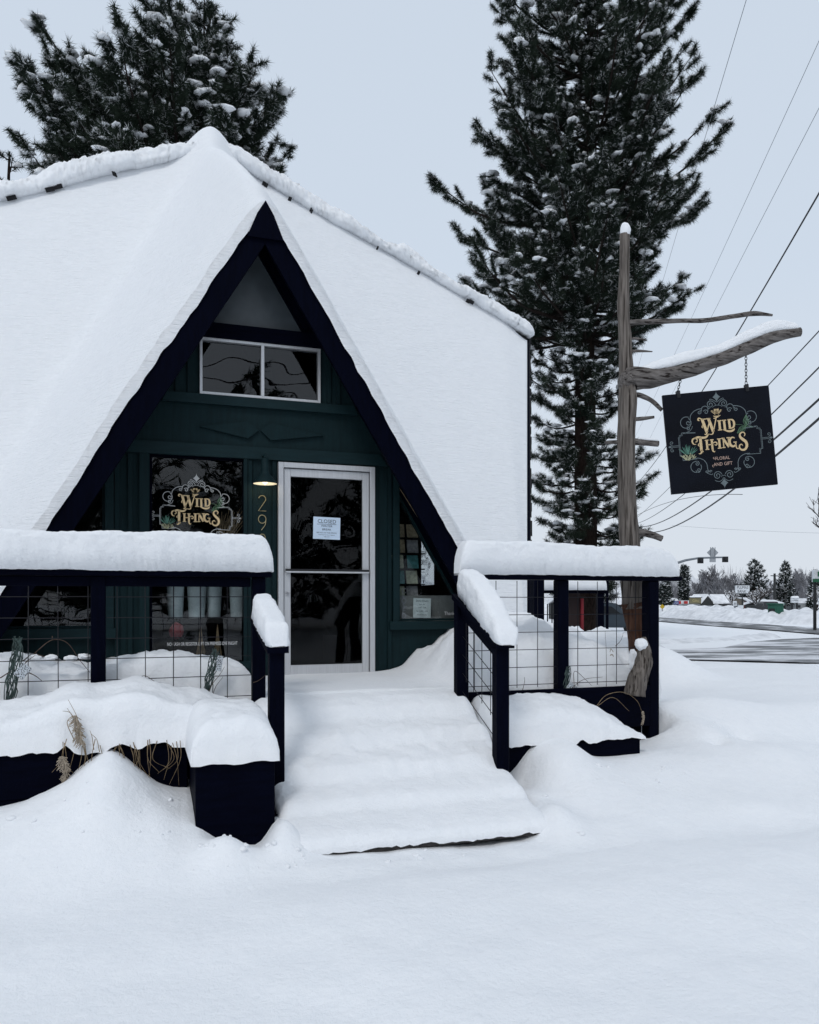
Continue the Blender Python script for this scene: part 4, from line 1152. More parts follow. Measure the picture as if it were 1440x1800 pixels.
tilt = R(5.4)
rU = Vector((cs, -sn, 0)); U = (rU * math.cos(tilt) + ZU * math.sin(tilt)); Wv = (ZU * math.cos(tilt) - rU * math.sin(tilt))
SO = at_d(1266.5, 773, 7.40)
sign = thing('hanging_sign', 'square black hanging shop sign with gold lettering, tilted on two chains', 'sign', tuple(SO))
Nn = U.cross(Wv)
MS = Matrix(((U.x, Wv.x, Nn.x, SO.x), (U.y, Wv.y, Nn.y, SO.y), (U.z, Wv.z, Nn.z, SO.z), (0, 0, 0, 1)))
b = MB(); b.bbox(-.4965, .4965, -.463, .463, -.03, -.001, .003, M=MS); board = b.build('sign_board', M_SIGN, sign)
emblem(board, SO, U, Wv, 1.0, M_SCROLL, M_PINK, .0006)
for px0, py0, px1, py1, u in ((1197.5, 664, 1199, 692, -.347), (1311.5, 622, 1315, 678, .292)):
    b = MB(); q = SO + U * u
    b.bbox(u - .016, u + .016, .425, .492, -.036, .010, .004, M=MS); b.bbox(u - .006, u + .006, .440, .452, .009, .016, .002, M=MS); b.build('hanger', M_WIRE, sign)
    p0, p1 = pp(px0, py0, DP), SO + U * u + Wv * .49 - Nn * .012
    b = MB(); L = (p1 - p0).length; n = int(L / .030); d = (p1 - p0).normalized()
    for k in range(n):
        c = p0 + d * L * (k + .5) / n; s_ = rU if k % 2 else Vector((sn, cs, 0))
        pts = [c + d * math.sin(t) * .0215 + s_ * math.cos(t) * .0105 for t in np.linspace(0, 2 * math.pi, 13)]
        b.tube(pts, .0031, 5, caps=False)
    b.build('chain', M_CHAIN, sign)

# ================================================================== LAMP, NOTICES, TAGS
lamp = thing('wall_lamp', 'lit barn lamp with dark shade above the house numbers', 'lamp', (1.115, 7.70, 2.7))
def lathe(b, prof, c, n=28):
    base = len(b.v)
    for r_, z_ in prof:
        for k in range(n):
            t = 2 * math.pi * k / n; b.v.append((c[0] + r_ * math.cos(t), c[1] + r_ * math.sin(t), c[2] + z_))
    for i in range(len(prof) - 1):
        for k in range(n):
            b.f.append((base + i * n + k, base + i * n + (k + 1) % n, base + (i + 1) * n + (k + 1) % n, base + (i + 1) * n + k)); b.mi.append(0)
LC = (1.125, 7.60, 2.655)
b = MB(); lathe(b, [(.112, 0), (.105, .018), (.075, .06), (.042, .095), (.038, .12), (.036, .24), (.0, .245)], LC); b.build('lamp_shade', M_GREEN, lamp, True)
b = MB(); lathe(b, [(.1115, .0005), (.103, .016), (.073, .056), (.04, .075), (0, .076)], LC); b.build('shade_lining', mat('white_enamel', (.75, .72, .62), .4), lamp, True)
b = MB(); lathe(b, [(.0, -.006), (.018, .0), (.028, .016), (.026, .034), (.014, .055)], (LC[0], LC[1], LC[2] + .002)); b.build('bulb', emit_mat('warm_bulb', (1.0, .86, .60), 1.5), lamp, True)
b = MB(); b.tube([(LC[0], 7.60, 2.885), (LC[0], 7.60, 2.91), (LC[0], 7.64, 2.93), (LC[0], 7.75, 2.93)], .014, 8); b.build('arm', M_GREEN, lamp, True)
ld = bpy.data.lights.new('lamp_light', 'POINT'); ld.energy = .45; ld.color = (1, .84, .58); ld.shadow_soft_size = .03
lo = bpy.data.objects.new('lamp_light', ld); COL.objects.link(lo); lo.location = (LC[0], LC[1], LC[2] - .025)
lo.parent = lamp; lo.matrix_parent_inverse = Matrix.Translation(-Vector(lamp.location))

def notice(name, label, c, w, h, y, paper, lines, tilt=0.0):
    M = Matrix.Translation((c[0], y, c[1])) @ Matrix.Rotation(tilt, 4, 'Y')
    b = MB(); b.box(-w / 2, w / 2, -.0008, .0008, -h / 2, h / 2, M=M)
    t = props(b.build(name, paper), label, 'notice')
    b = MB()
    for body, size, dy, sx in lines:
        V, F = text_shape(body, size, 0, dy, sx)
        b.add([tuple(M @ Vector((q[0], -.0016, q[1]))) for q in V], F)
    b.build('lettering', M_INK, t)
    return t
notice('paper_notice', 'white paper notice reading CLOSED taped to the door glass', (1.752, 2.262), .272, .218, 7.733, M_PAPER,
       [('CLOSED', .052, .066, .98), ('WINTER', .028, .020, 1.1), ('BREAK', .028, -.014, 1.1), ('SEE YOU IN THE SPRING', .017, -.046, 1.1), ('thank you for your support', .0125, -.066, 1.2), ('with love', .0125, -.084, 1.2)], R(1.2))
b = MB(); b.box(1.655, 1.849, 7.7312, 7.7318, 2.300, 2.3035); 
uo = b.build('underline', M_INK, [c for c in COL.objects if c.name == 'paper_notice'][0])
notice('paper_notice', 'pale paper of store hours inside the right side window', (2.790, 1.468), .195, .205, 7.835, M_PAPER2,
       [('Store Hours', .032, .074, .85), ('Mon - Fri', .020, .036, .9), ('10:00 - 5:00', .020, .004, .95), ('Sat 10:00 - 4:00', .020, -.034, 1.0), ('closed Sunday', .019, -.070, 1.0)], R(1.5))
b = MB()
for i, ch in enumerate('CLOSED'):
    V, F = text_shape(ch, .076, 0, 0, 1.0); flat(b, V, F, Vector((2.588, 7.825, 1.645 - i * .052)), XU, ZU)
props(b.build('closed_sign', mat('silver_letters', (.34, .35, .37), .4)), 'upright CLOSED sign of silver letters in the right side window', 'sign')
b = MB(); V, F = text_shape('Thank you', .05, 0, 0, .9); flat(b, V, F, Vector((3.12, 7.795, 1.41)), XU, ZU)
b.build('small_lettering', M_WHITE, [c for c in COL.objects if c.name.startswith('side_window')][0])

# goods in the windows
rc = random.Random(5)
rack = thing('card_rack', 'dark rack of greeting cards behind the right side window', 'card rack', (2.71, 8.12, .78))
b = MB(); b.bbox(2.53, 2.90, 8.16, 8.20, .78, 2.5); b.build('back_board', M_INT, rack)
ccol = [mat('card_paper', c, .8, .35, 30) for c in ((.55, .55, .50), (.10, .30, .30), (.22, .18, .15), (.55, .58, .42), (.40, .40, .40), (.55, .46, .30), (.58, .50, .50))]
for r_ in range(6):
    z = 2.22 - r_ * .165
    b = MB(); b.bbox(2.53, 2.90, 8.04, 8.155, z - .012, z - .002, .002); b.build('shelf', M_INT, rack)
    for k in range(2):
        x = 2.55 + k * .155 + rc.uniform(-.008, .008)
        b = MB(); b.box(-.063, .063, -.001, .001, 0, .145, M=Matrix.Translation((x + .06, 8.06, z)) @ Matrix.Rotation(R(-12), 4, 'X'))
        b.build('card', ccol[rc.randrange(len(ccol))], rack)
b = MB(); b.bbox(2.56, 3.22, 7.90, 7.95, 1.2, 1.60); props(b.build('display_board', mat('grey_board', (.24, .25, .235), .8, .2, 6)), 'grey display board behind the store hours paper', 'board')
tin = mat('zinc_bucket', (.42, .48, .48), .5, .25, 4)
for i, (x, y, z, h, r_, lab) in enumerate(((.33, 8.12, 1.375, .36, .085, 'leftmost tall zinc vase on the shelf behind the railing wires'), (.53, 8.10, 1.375, .36, .095, 'second tall zinc vase, left of the middle of the shop window'), (.70, 8.16, 1.375, .32, .08, 'third zinc vase, right of the middle of the shop window'), (.93, 8.14, 1.375, .36, .085, 'rightmost tall zinc vase beside the window edge'))):
    b = MB(); lathe(b, [(r_ * .8, 0), (r_, h), (r_ * 1.06, h + .004), (r_ * .97, h), (r_ * .75, .02), (0, .02)], (x, y, z)); o = b.build('zinc_vase', tin, None, True)
    props(o, lab, 'vase', 'zinc vases in the shop window')
b = MB(); b.bbox(.05, 1.25, 8.0, 8.35, 1.32, 1.37); b.bbox(.07, .11, 8.02, 8.06, .76, 1.32); b.bbox(1.19, 1.23, 8.02, 8.06, .76, 1.32); props(b.build('display_shelf', M_INT), 'dark display shelf carrying the zinc vases in the shop window', 'shelf')
o = snow_blob('red_ornament', 'faded red paper ornament hanging below the shelf in the shop window', (.33, 7.98, 1.25), (.07, .05, .075), 9, cat='ornament', amp=.25); o.data.materials.clear(); o.data.materials.append(mat('red_paper', (.20, .035, .04), .8, .3, 30))
for i, (x, z0, z1, m_, lab) in enumerate(((.56, .96, 1.31, M_DRY, 'hanging bundle of dried grass in the shop window, left one'), (.72, .96, 1.31, M_DRY, 'hanging bundle of dried grass in the shop window, right one'))):
    b = MB()
    for k in range(26):
        a = rc.uniform(-.05, .05); b.tube([(x, 8.0, z1), (x + a * .4, 8.0 + rc.uniform(-.02, .02), (z0 + z1) / 2), (x + a, 8.0 + rc.uniform(-.03, .03), z0 + rc.uniform(0, .08))], .003, 4)
    props(b.build('dried_bundle', m_), lab, 'dried flowers')
b = MB()
for k in range(40):
    a = rc.uniform(-.05, .42); L = rc.uniform(.4, .62); x0 = .74 + rc.uniform(-.03, .03)
    b.tube([(x0, 8.15, 1.9), (x0 + L * math.sin(a) * .5, 8.12, 1.9 + L * .5), (x0 + L * math.sin(a * 1.3), 8.10, 1.9 + L * math.cos(a))], .003, 4)
props(b.build('dried_bundle', M_DRY), 'fan of dried grass standing behind the gold window lettering', 'dried flowers')

# little patterned tags with twine on the wire mesh
M_TAG = bpy.data.materials.new('patterned_tag'); M_TAG.use_nodes = True
nt = M_TAG.node_tree; bsd = nt.nodes['Principled BSDF']; vo = nt.nodes.new('ShaderNodeTexVoronoi'); vo.inputs['Scale'].default_value = 120
rpz = nt.nodes.new('ShaderNodeValToRGB'); rpz.color_ramp.interpolation = 'CONSTANT'; rpz.color_ramp.elements[0].color = (.01, .01, .013, 1); rpz.color_ramp.elements[1].position = .42; rpz.color_ramp.elements[1].color = (.5, .54, .58, 1)
tco = nt.nodes.new('ShaderNodeTexCoord'); nt.links.new(tco.outputs['Object'], vo.inputs['Vector']); nt.links.new(vo.outputs['Distance'], rpz.inputs[0]); nt.links.new(rpz.outputs[0], bsd.inputs['Base Color'])
M_TWINE = mat('green_grey_twine', (.05, .075, .07), .9, .6, 40)
for c, rot, w, h, zt, lab in (((-.775, 1.055), 38, .075, .10, 1.30, 'black and white patterned tag with green twine on the far left wire mesh'), ((.565, 1.075), 8, .042, .115, 1.19, 'black and white patterned tag tied right of the left mesh panel'), ((3.56, .77), 35, .10, .10, .98, 'black and white patterned tag hanging low on the right wire mesh')):
    t = thing('hanging_tag', lab, 'tag', (c[0], 6.13, c[1]), 'patterned tags tied to the wire mesh')
    b = MB(); b.bbox(-w / 2, w / 2, -.004, .004, -h / 2, h / 2, .002, M=Matrix.Translation((c[0], 6.125, c[1])) @ Matrix.Rotation(R(rot), 4, 'Y')); b.build('card', M_TAG, t)
    b = MB()
    for k in range(16):
        x0 = c[0] - .03 + rc.uniform(-.02, .02); p = [(x0 + rc.uniform(-.02, .02), 6.135 + rc.uniform(-.012, .006), zt - .02 * rc.random())]
        for j in range(6): p.append((x0 + rc.uniform(-.026, .026) - .012 * j, 6.135 + rc.uniform(-.012, .008), zt - (zt - c[1] + .22) * (j + 1) / 6))
        b.tube(p, .0034, 4)
    b.build('twine', M_TWINE, t)

# ------------------------------------------------------------------ dead stems and vines
def stems(name, label, cat, lst, m, r=.0028, seed=0):
    b = MB()
    for P in lst: b.tube([Vector(q) for q in spl(P, 5)], [r * (1 - .6 * i / (5 * (len(P) - 1))) for i in range(5 * (len(P) - 1) + 1)], 4)
    return props(b.build(name, m), label, cat)
def pg(*pix, y): return [tuple(at_y(a, b_, y)) for a, b_ in pix]
vine = [pg((45, 1165), (68, 1142), (92, 1125), (118, 1130), (140, 1160), (158, 1182), y=6.20), pg((40, 1162), (60, 1150), (90, 1158), (130, 1162), (158, 1158), y=6.2), pg((92, 1126), (92, 1118), y=6.2), pg((30, 1190), (45, 1165), (62, 1152), y=6.13), pg((45, 1180), (62, 1188), (75, 1198), y=6.13), pg((0, 1192), (20, 1180), (36, 1176), y=6.13)]
stems('dry_vine', 'bare brown vine looping along the left wire mesh', 'vine', vine, M_DRYD, .0042)
for k, (a, b0) in enumerate(((60, 1158), (90, 1158), (125, 1159), (148, 1156))):
    p = at_y(a, b0, 6.2); props(snow_blob('vine_snow', 'small snow lump on the dry vine, %s from the left' % ('first', 'second', 'third', 'fourth')[k], (p.x, p.y, p.z + .008), (.045, .03, .022), 20 + k, amp=.4), group='snow lumps on the dry vine')
b1 = [pg((243, 1218), (244, 1195), (255, 1188), (275, 1200), (300, 1215), y=6.12), pg((240, 1225), (242, 1200), (252, 1192), y=6.12), pg((445, 1200), (455, 1196), (468, 1186), y=6.12), pg((360, 1240), (372, 1205), (385, 1188), (395, 1172), y=6.12), pg((372, 1238), (378, 1210), (392, 1190), y=6.12)]
stems('dry_vine', 'thin dead stems caught in the wire mesh left of the steps', 'vine', b1, M_DRYD, .003)
b2 = [pg((1010, 1212), (1010, 1180), (1030, 1195), (1040, 1205), y=6.12), pg((1000, 1215), (1025, 1195), (1060, 1190), y=6.12), pg((1066, 1225), (1066, 1150), (1064, 1110), y=6.12), pg((1082, 1136), (1092, 1125), (1096, 1112), y=6.12), pg((915, 1228), (922, 1200), (922, 1190), y=6.12), pg((945, 1212), (952, 1222), (960, 1233), y=6.10)]
stems('dry_vine', 'thin dead stems caught in the right wire mesh', 'vine', b2, M_DRYD, .003)
g1 = []
for k in range(34):
    x0 = rc.uniform(110, 325); g1.append(pg((x0, rc.uniform(1298, 1312)), (x0 + rc.uniform(-12, 12), 1335), (x0 + rc.uniform(-30, 26), rc.uniform(1350, 1392)), y=5.47 - rc.random() * .03))
stems('dry_grass', 'straw stems hanging down the front of the half buried planter', 'grass', g1, M_DRY, .0026)
g2 = [pg((130, 1300), (118, 1270), (132, 1258), (138, 1275), y=5.42), pg((135, 1300), (128, 1262), (118, 1245), y=5.42), pg((140, 1290), (136, 1262), (120, 1230), y=5.42), pg((130, 1262), (122, 1252), (110, 1250), y=5.42), pg((165, 1318), (162, 1296), (158, 1284), y=5.42), pg((175, 1322), (170, 1300), (160, 1290), y=5.42), pg((1048, 1242), (1066, 1222), (1096, 1217), (1120, 1232), (1130, 1256), y=5.9), pg((1052, 1240), (1078, 1226), (1106, 1250), y=5.88)]
stems('dry_grass', 'arching dry grass blades poking through the planter snow', 'grass', g2, M_DRY, .0026)
def plume(label, pix, y, w, seed):
    P = spl(pg(*pix, y=y), 10); b = MB(); rq = random.Random(seed)
    for q in P:
        for k in range(11):
            a = rq.uniform(0, 6.28); L = w * rq.uniform(.2, 1) ** 1.3
            b.tube([tuple(q), (q[0] + L * math.cos(a), q[1] + L * .6 * math.sin(a), q[2] - L * rq.uniform(.2, 1.6))], .0026, 3)
    props(b.build('seed_head', M_TAN), label, 'grass', 'pale seed heads of grass')
plume('pale feathery seed head lying on the planter snow', ((132, 1258), (138, 1280), (144, 1305)), 5.42, .045, 1)
plume('pale ragged seed head hanging down the planter front', ((108, 1330), (116, 1350), (110, 1385)), 5.40, .04, 2)
plume('small pale seed head drooping beside the right end post', ((1130, 1250), (1131, 1262), (1129, 1272)), 5.9, .016, 3)
plume('cream seed head against the snow behind the right wire mesh', ((1074, 1140), (1076, 1150)), 6.12, .03, 4)

# ================================================================== PINES
def needles_mesh(T, A, L, n, w, rng, spread=1.0, name='needles', mt=None):
    """bursts of n needles at points T along axes A, each one thin triangle"""
    m = len(T)
    T = np.repeat(T, n, 0); A = np.repeat(A, n, 0); L = np.repeat(L, n)
    t = rng.uniform(0, 1, len(T))
    D = A * rng.uniform(.15, 1.1, (len(T), 1)) + rng.normal(0, .55 * spread, (len(T), 3))
    D /= np.linalg.norm(D, axis=1)[:, None] + 1e-9
    D[:, 2] -= .12
    P0 = T + A * ((t - .5) * L * .9)[:, None]
    ln = L * rng.uniform(.7, 1.15, len(T))
    P1 = P0 + D * ln[:, None]
    S = np.cross(D, rng.normal(0, 1, (len(T), 3))); S /= np.linalg.norm(S, axis=1)[:, None] + 1e-9
    S *= (w / 2) * rng.uniform(.7, 1.3, (len(T), 1))
    V = np.stack([P0 - S, P0 + S, P1 + S * .25], 1).reshape(-1, 3)
    F = np.arange(len(V)).reshape(-1, 3)
    return V, F
def ico(sub=1):
    bm = bmesh.new(); bmesh.ops.create_icosphere(bm, subdivisions=sub, radius=1)
    V = np.array([v.co[:] for v in bm.verts]); F = np.array([[v.index for v in f.verts] for f in bm.faces]); bm.free()
    return V, F
ICO1, ICO2 = ico(1), ico(2)
def blobs(C, Rr, rng, base=ICO2, amp=.75):
    V0, F0 = base
    k = 1 + amp * rng.uniform(-1, 1, (len(C), len(V0), 1)) * .5
    V = C[:, None, :] + V0[None] * k * Rr[:, None, :]
    F = F0[None] + (np.arange(len(C)) * len(V0))[:, None, None]
    return V.reshape(-1, 3), F.reshape(-1, 3)
def tubes_np(paths, n=5):
    """paths: list of (points k*3, radii k)"""
    Vs, Fs, off = [], [], 0
    a = np.linspace(0, 2 * np.pi, n, endpoint=False)
    for P, r in paths:
        P = np.asarray(P); k = len(P)
        T = np.gradient(P, axis=0); T /= np.linalg.norm(T, axis=1)[:, None] + 1e-9
        ref = np.where(np.abs(T[:, 2:3]) < .9, np.array([[0, 0, 1.0]]), np.array([[1.0, 0, 0]]))
        A = np.cross(T, ref); A /= np.linalg.norm(A, axis=1)[:, None] + 1e-9
        B = np.cross(T, A)
        V = P[:, None] + (A[:, None] * np.cos(a)[None, :, None] + B[:, None] * np.sin(a)[None, :, None]) * np.asarray(r)[:, None, None]
        Vs.append(V.reshape(-1, 3))
        i, j = np.meshgrid(np.arange(k - 1), np.arange(n), indexing='ij')
        Fs.append(np.stack([i * n + j, i * n + (j + 1) % n, (i + 1) * n + (j + 1) % n, (i + 1) * n + j], -1).reshape(-1, 4) + off)
        off += k * n
    return np.concatenate(Vs), np.concatenate(Fs)

def pine(name, label, base, H, prof, tr, nl, seed, tuft=.22, nn=20, nw=.02, lean=(0, 0), bias=(0, 0), rise=None, snow=.5, density=1.0, mneed=None, group=None, dust=.07, blob=.10, sub=ICO2, zmin=None, spread=1.0, rag=False):
    """prof: list of (height, crown radius); bias: the crown reaches further towards this direction"""
    rng = np.random.default_rng(seed)
    t = thing(name, label, 'tree', tuple(base), group)
    base = np.array(base, float)
    hz = np.array([p[0] for p in prof], float); hr = np.array([p[1] for p in prof], float)
    k = 28
    zs = np.linspace(-.3, H, k)
    def axis_at(z): return base + np.stack([lean[0] * (z / H) + .12 * np.sin(z * .35 + seed), lean[1] * (z / H) + .12 * np.cos(z * .31), z], -1)
    P = axis_at(zs); rad = tr * (1 - np.clip(zs / H, 0, 1)) ** .8 * .95 + .02
    V, F = tubes_np([(P, rad)], 14)
    V = V + (fbm(V[:, 0] * 5, V[:, 1] * 5, V[:, 2] * 1.2, 2, seed)[:, None]) * .05 * min(1, tr * 2) * np.array([1, 1, 0])
    link('trunk', np_mesh('trunk', V, F, M_BARK, True), t)
    limbs, twigs, TT, TA = [], [], [], []
    # limbs, more of them where the crown is wide
    zz = np.linspace(hz[0], min(H, hz[-1]), 400); wgt = np.interp(zz, hz, hr) ** .7; cdf = np.cumsum(wgt) / wgt.sum()
    for i in range(nl):
        z = np.interp((i + rng.uniform(.2, .8)) / nl, cdf, zz)
        if zmin is not None and z < zmin: continue
        az = i * 2.39996 + rng.uniform(-.5, .5)
        rr = np.interp(z, hz, hr) * (rng.uniform(.5, 1.10) if rag else rng.uniform(.62, 1.08)) * (1 + (.17 * math.sin(z * 1.15 + 1.3 * math.cos(az * 2 + 1)) if rag else 0))
        d2 = np.array([math.cos(az), math.sin(az)])
        rr *= 1 + float(np.dot(d2, bias))
        if rr < .15: rr = .15
        f = (z - hz[0]) / max(.1, hz[-1] - hz[0])
        r0 = (rise(f, rng) if rise else -.18 + .75 * f ** 1.4 + rng.uniform(-.12, .12))
        m = 9; s = np.linspace(0, 1, m)
        p0 = axis_at(np.array([z]))[0]
        sag = -.10 * rr * np.sin(s * math.pi) + .20 * rr * s ** 2.6
        side = rng.uniform(-.18, .18) * rr
        d3 = np.array([d2[0], d2[1], 0.]); n3 = np.array([-d2[1], d2[0], 0.])
        Q = p0 + d3 * (s * rr)[:, None] + n3 * (side * s * s)[:, None]; Q[:, 2] += r0 * rr * s + sag + rng.normal(0, .02, m) * rr * .3
        lr = (.018 + .011 * rr)
        limbs.append((Q, lr * (1 - s) ** .7 + .006))
        # twigs along the outer part, tufts on them
        nt_ = max(3, int(rr * 4.2 * density))
        for j in range(nt_):
            sj = 1 - (1 - rng.uniform(.0, 1) ** .75) * (.80 if rr > 1 else .95)
            q = np.array([np.interp(sj, s, Q[:, c]) for c in range(3)])
            sd = 1 if j % 2 else -1
            tl = rng.uniform(.35, 1.0) * (.28 + .16 * rr) * (1.15 - .55 * sj)
            dv = d3 * rng.uniform(.5, 1.1) + n3 * sd * rng.uniform(.25, 1.0) + np.array([0, 0, rng.uniform(-.15, .55)])
            dv /= np.linalg.norm(dv)
            u = np.linspace(0, 1, 4)[:, None]
            W_ = q + dv * tl * u; W_[:, 2] += tl * .28 * u[:, 0] ** 2
            twigs.append((W_, .011 * (1 - .55 * u[:, 0])))
            na = max(1, int(round(tl / (tuft * .62))))
            for a_ in range(na):
                ua = 1 - a_ * .62 / max(1, na) - .0
                c = q + dv * tl * ua; c[2] += tl * .28 * ua ** 2
                ax = dv + np.array([0, 0, .45]); ax /= np.linalg.norm(ax)
                TT.append(c); TA.append(ax)
        e = Q[-1] - Q[-2]; e /= np.linalg.norm(e); TT.append(Q[-1]); TA.append(e)
    V, F = tubes_np(limbs, 6); link('limbs', np_mesh('limbs', V, F, M_TWIG, True), t)['kind'] = 'stuff'
    V, F = tubes_np(twigs, 3); link('twigs', np_mesh('twigs', V, F, M_TWIG), t)['kind'] = 'stuff'
    TT, TA = np.array(TT), np.array(TA)
    L = tuft * rng.uniform(.75, 1.2, len(TT))
    V, F = needles_mesh(TT, TA, L, nn, nw, rng, spread)
    o = link('crown', np_mesh('crown', V, F, mneed or M_NEEDLE), t); o['kind'] = 'stuff'
    # snow: lumps on some tufts, dusted needles, lines along limbs
    sel = rng.uniform(0, 1, len(TT)) < snow * .45
    C = TT[sel] + np.array([0, 0, blob * .55]); n = len(C)
    s0 = blob * rng.uniform(.35, 1.0, n) ** 1.6
    Rr = np.stack([s0 * rng.uniform(.7, 1.9, n), s0 * rng.uniform(.7, 1.9, n), s0 * rng.uniform(.32, .6, n)], 1)
    Vb, Fb = blobs(C, Rr, rng, sub)
    d = rng.uniform(0, 1, len(TT)) < dust * 4
    Vd, Fd = needles_mesh(TT[d] + np.array([0, 0, tuft * .12]), TA[d], L[d] * .8, max(3, int(nn * .22)), nw * 1.25, rng, .9)
    lines = []
    for Q, r in limbs:
        if rng.uniform() < snow * 1.2:
            a0 = rng.integers(1, 5); Qs = Q[a0:a0 + rng.integers(3, 5)].copy()
            if len(Qs) >= 3:
                Qs[:, 2] += .03; lines.append((Qs, np.full(len(Qs), .030) * rng.uniform(.5, 1.3) * np.array([.3] + [1] * (len(Qs) - 2) + [.3])))
    Vl, Fl = tubes_np(lines, 6)
    Fl = np.concatenate([Fl[:, [0, 1, 2]], Fl[:, [0, 2, 3]]])
    V = np.concatenate([Vb, Vd, Vl]); F = np.concatenate([Fb, Fd + len(Vb), Fl + len(Vb) + len(Vd)])
    o = link('bough_snow', np_mesh('bough_snow', V, F, M_SNOW), t); o['kind'] = 'stuff'
    return t
b0 = cw(6.5, 30)
pine('pine_tree', 'very tall snow dusted pine behind the right side of the shop', (b0.x, b0.y, -.2), 31,
     [(2.0, 1.6), (3.5, 2.4), (6, 2.1), (8.5, 2.1), (11.0, 2.2), (12.0, 3.9), (13.4, 4.7), (16, 4.3), (18.5, 3.9), (21, 3.5), (24, 2.7), (27, 2.1), (30.8, .3)],   .50, 430, 7,
     tuft=.24, nn=72, nw=.017, lean=(.5, 0), bias=(-.05, 0), snow=.28, density=1.3, dust=.13, blob=.17, spread=1.8, rag=True)
b1 = cw(-7.5, 22.5)
pine('pine_tree', 'bushy snow laden pine rising behind the shop roof on the left', (b1.x, b1.y, -.2), 19.1,
     [(10.5, 3.7), (12.6, 3.6), (13.9, 3.1), (15.1, 2.3), (16.4, 1.5), (17.7, .9), (18.9, .2)], .34, 190, 12,
     tuft=.23, nn=76, nw=.016, lean=(1.9, 0), bias=(-.22, .0), spread=1.6, rise=lambda f, r: .18 + .5 * f + r.uniform(-.15, .3), snow=.42, density=1.9, dust=.11, blob=.16)
b2 = cw(-12.2, 24)
pine('pine_tree', 'tips of a small pine just showing above the far left of the roof', (b2.x, b2.y, -.2), 15.3, [(11.5, 1.1), (13.5, .8), (15.2, .2)], .2, 26, 15, tuft=.2, nn=26, nw=.017, snow=.2, dust=.05)

# ---- trees across the street, behind the photographer: they darken the reflections in the glass
tree0 = None
for i, (lat, d, sc, rz, lab) in enumerate(((5.0, -21, 1.3, 0, 'broad pine across the street, mirrored in the door glass'), (12.8, -23, 1.6, 1.3, 'second pine across the street, mirrored beside the first'), (18.0, -25, 1.5, 2.2, 'tall pine across the street, mirrored in the side window'), (-.8, -22, 1.6, 3.4, 'pine across the street, mirrored at the left of the shop window'), (-10, -25, 1.5, 4.1, 'pine across the street, mirrored in the low window at the far left'))):
    q = Vector((lat, d, -.1))   # plan position
    if tree0 is None:
        tree0 = pine('pine_tree', lab, tuple(q), 9.5, [(.8, 2.6), (2.5, 2.5), (5, 1.9), (7.5, 1.0), (9.4, .15)], .26, 90, 31, tuft=.42, nn=16, nw=.07, snow=.3, density=.9, dust=.10, blob=.22, group='pines across the street', sub=ICO1)
        tree0.scale = (sc,) * 3
    else:
        copy_tree(tree0, q, rz, sc, lab)

# ================================================================== STREET AND TOWN BEYOND
def road_mat(name, ang, amount):
    m = bpy.data.materials.new(name); m.use_nodes = True
    nt = m.node_tree; b = nt.nodes['Principled BSDF']; b.inputs['Roughness'].default_value = .55
    g = nt.nodes.new('ShaderNodeNewGeometry'); mp = nt.nodes.new('ShaderNodeMapping'); mp.inputs['Rotation'].default_value = (0, 0, ang)
    nt.links.new(g.outputs['Position'], mp.inputs['Vector'])
    m2 = nt.nodes.new('ShaderNodeMapping'); m2.inputs['Scale'].default_value = (.28, .9, 1); nt.links.new(mp.outputs[0], m2.inputs['Vector'])
    n = nt.nodes.new('ShaderNodeTexNoise'); n.inputs['Scale'].default_value = 1.0; n.inputs['Detail'].default_value = 9; n.inputs['Roughness'].default_value = .65
    nt.links.new(m2.outputs[0], n.inputs['Vector'])
    r = nt.nodes.new('ShaderNodeValToRGB'); r.color_ramp.elements[0].position = amount - .07; r.color_ramp.elements[1].position = amount + .09
    r.color_ramp.elements[0].color = (.045, .046, .050, 1); r.color_ramp.elements[1].color = (.72, .73, .76, 1)
    x = r.color_ramp.elements.new(amount); x.color = (.17, .175, .185, 1)
    nt.links.new(n.outputs['Fac'], r.inputs[0]); nt.links.new(r.outputs[0], b.inputs['Base Color'])
    return m
def sheet(name, pts, z, m, n=None):
    b = MB(); b.add([tuple(cw(a, d, z)) for a, d in pts], [tuple(range(len(pts)))])
    return props(b.build(name, m), kind='structure')
GZ = -.2
def strip(name, rows, z, m):                 # rows: (lat left, lat right, d)
    b = MB(); v, f = [], []
    for l0, l1, d in rows: v += [tuple(cw(l0, d, z)), tuple(cw(l1, d, z))]
    for i in range(len(rows) - 1): f.append((2 * i, 2 * i + 1, 2 * i + 3, 2 * i + 2))
    b.add(v, f); return props(b.build(name, m), kind='structure')
rj = random.Random(2)
rows = [(5.5, 31.0), (7, 29.5), (9, 28.2), (11.5, 29.5), (14, 32.5), (16.5, 35), (19, 36.6), (24, 37.5), (34, 38), (46, 38), (46, 20), (34, 20), (22, 21), (14, 21.5), (11, 21.8), (9.4, 22.2), (8, 22.8), (5.5, 23.5)]
top = [(a, d + rj.uniform(-.5, .5)) for a, d in rows]
sheet('side_street', top, GZ + .03, road_mat('slushy_asphalt', YAW + R(-4), .475))
M_MAIN = road_mat('wet_asphalt', YAW + R(-86), .53)
strip('main_road', [(20.6 + .3 * math.sin(i) - .0, 25.2 + .3 * math.cos(i * 1.7), d) for i, d in enumerate((36, 40, 45, 50, 56, 62, 68, 74, 80, 88, 100, 130, 180, 300))], GZ + .034, M_MAIN)
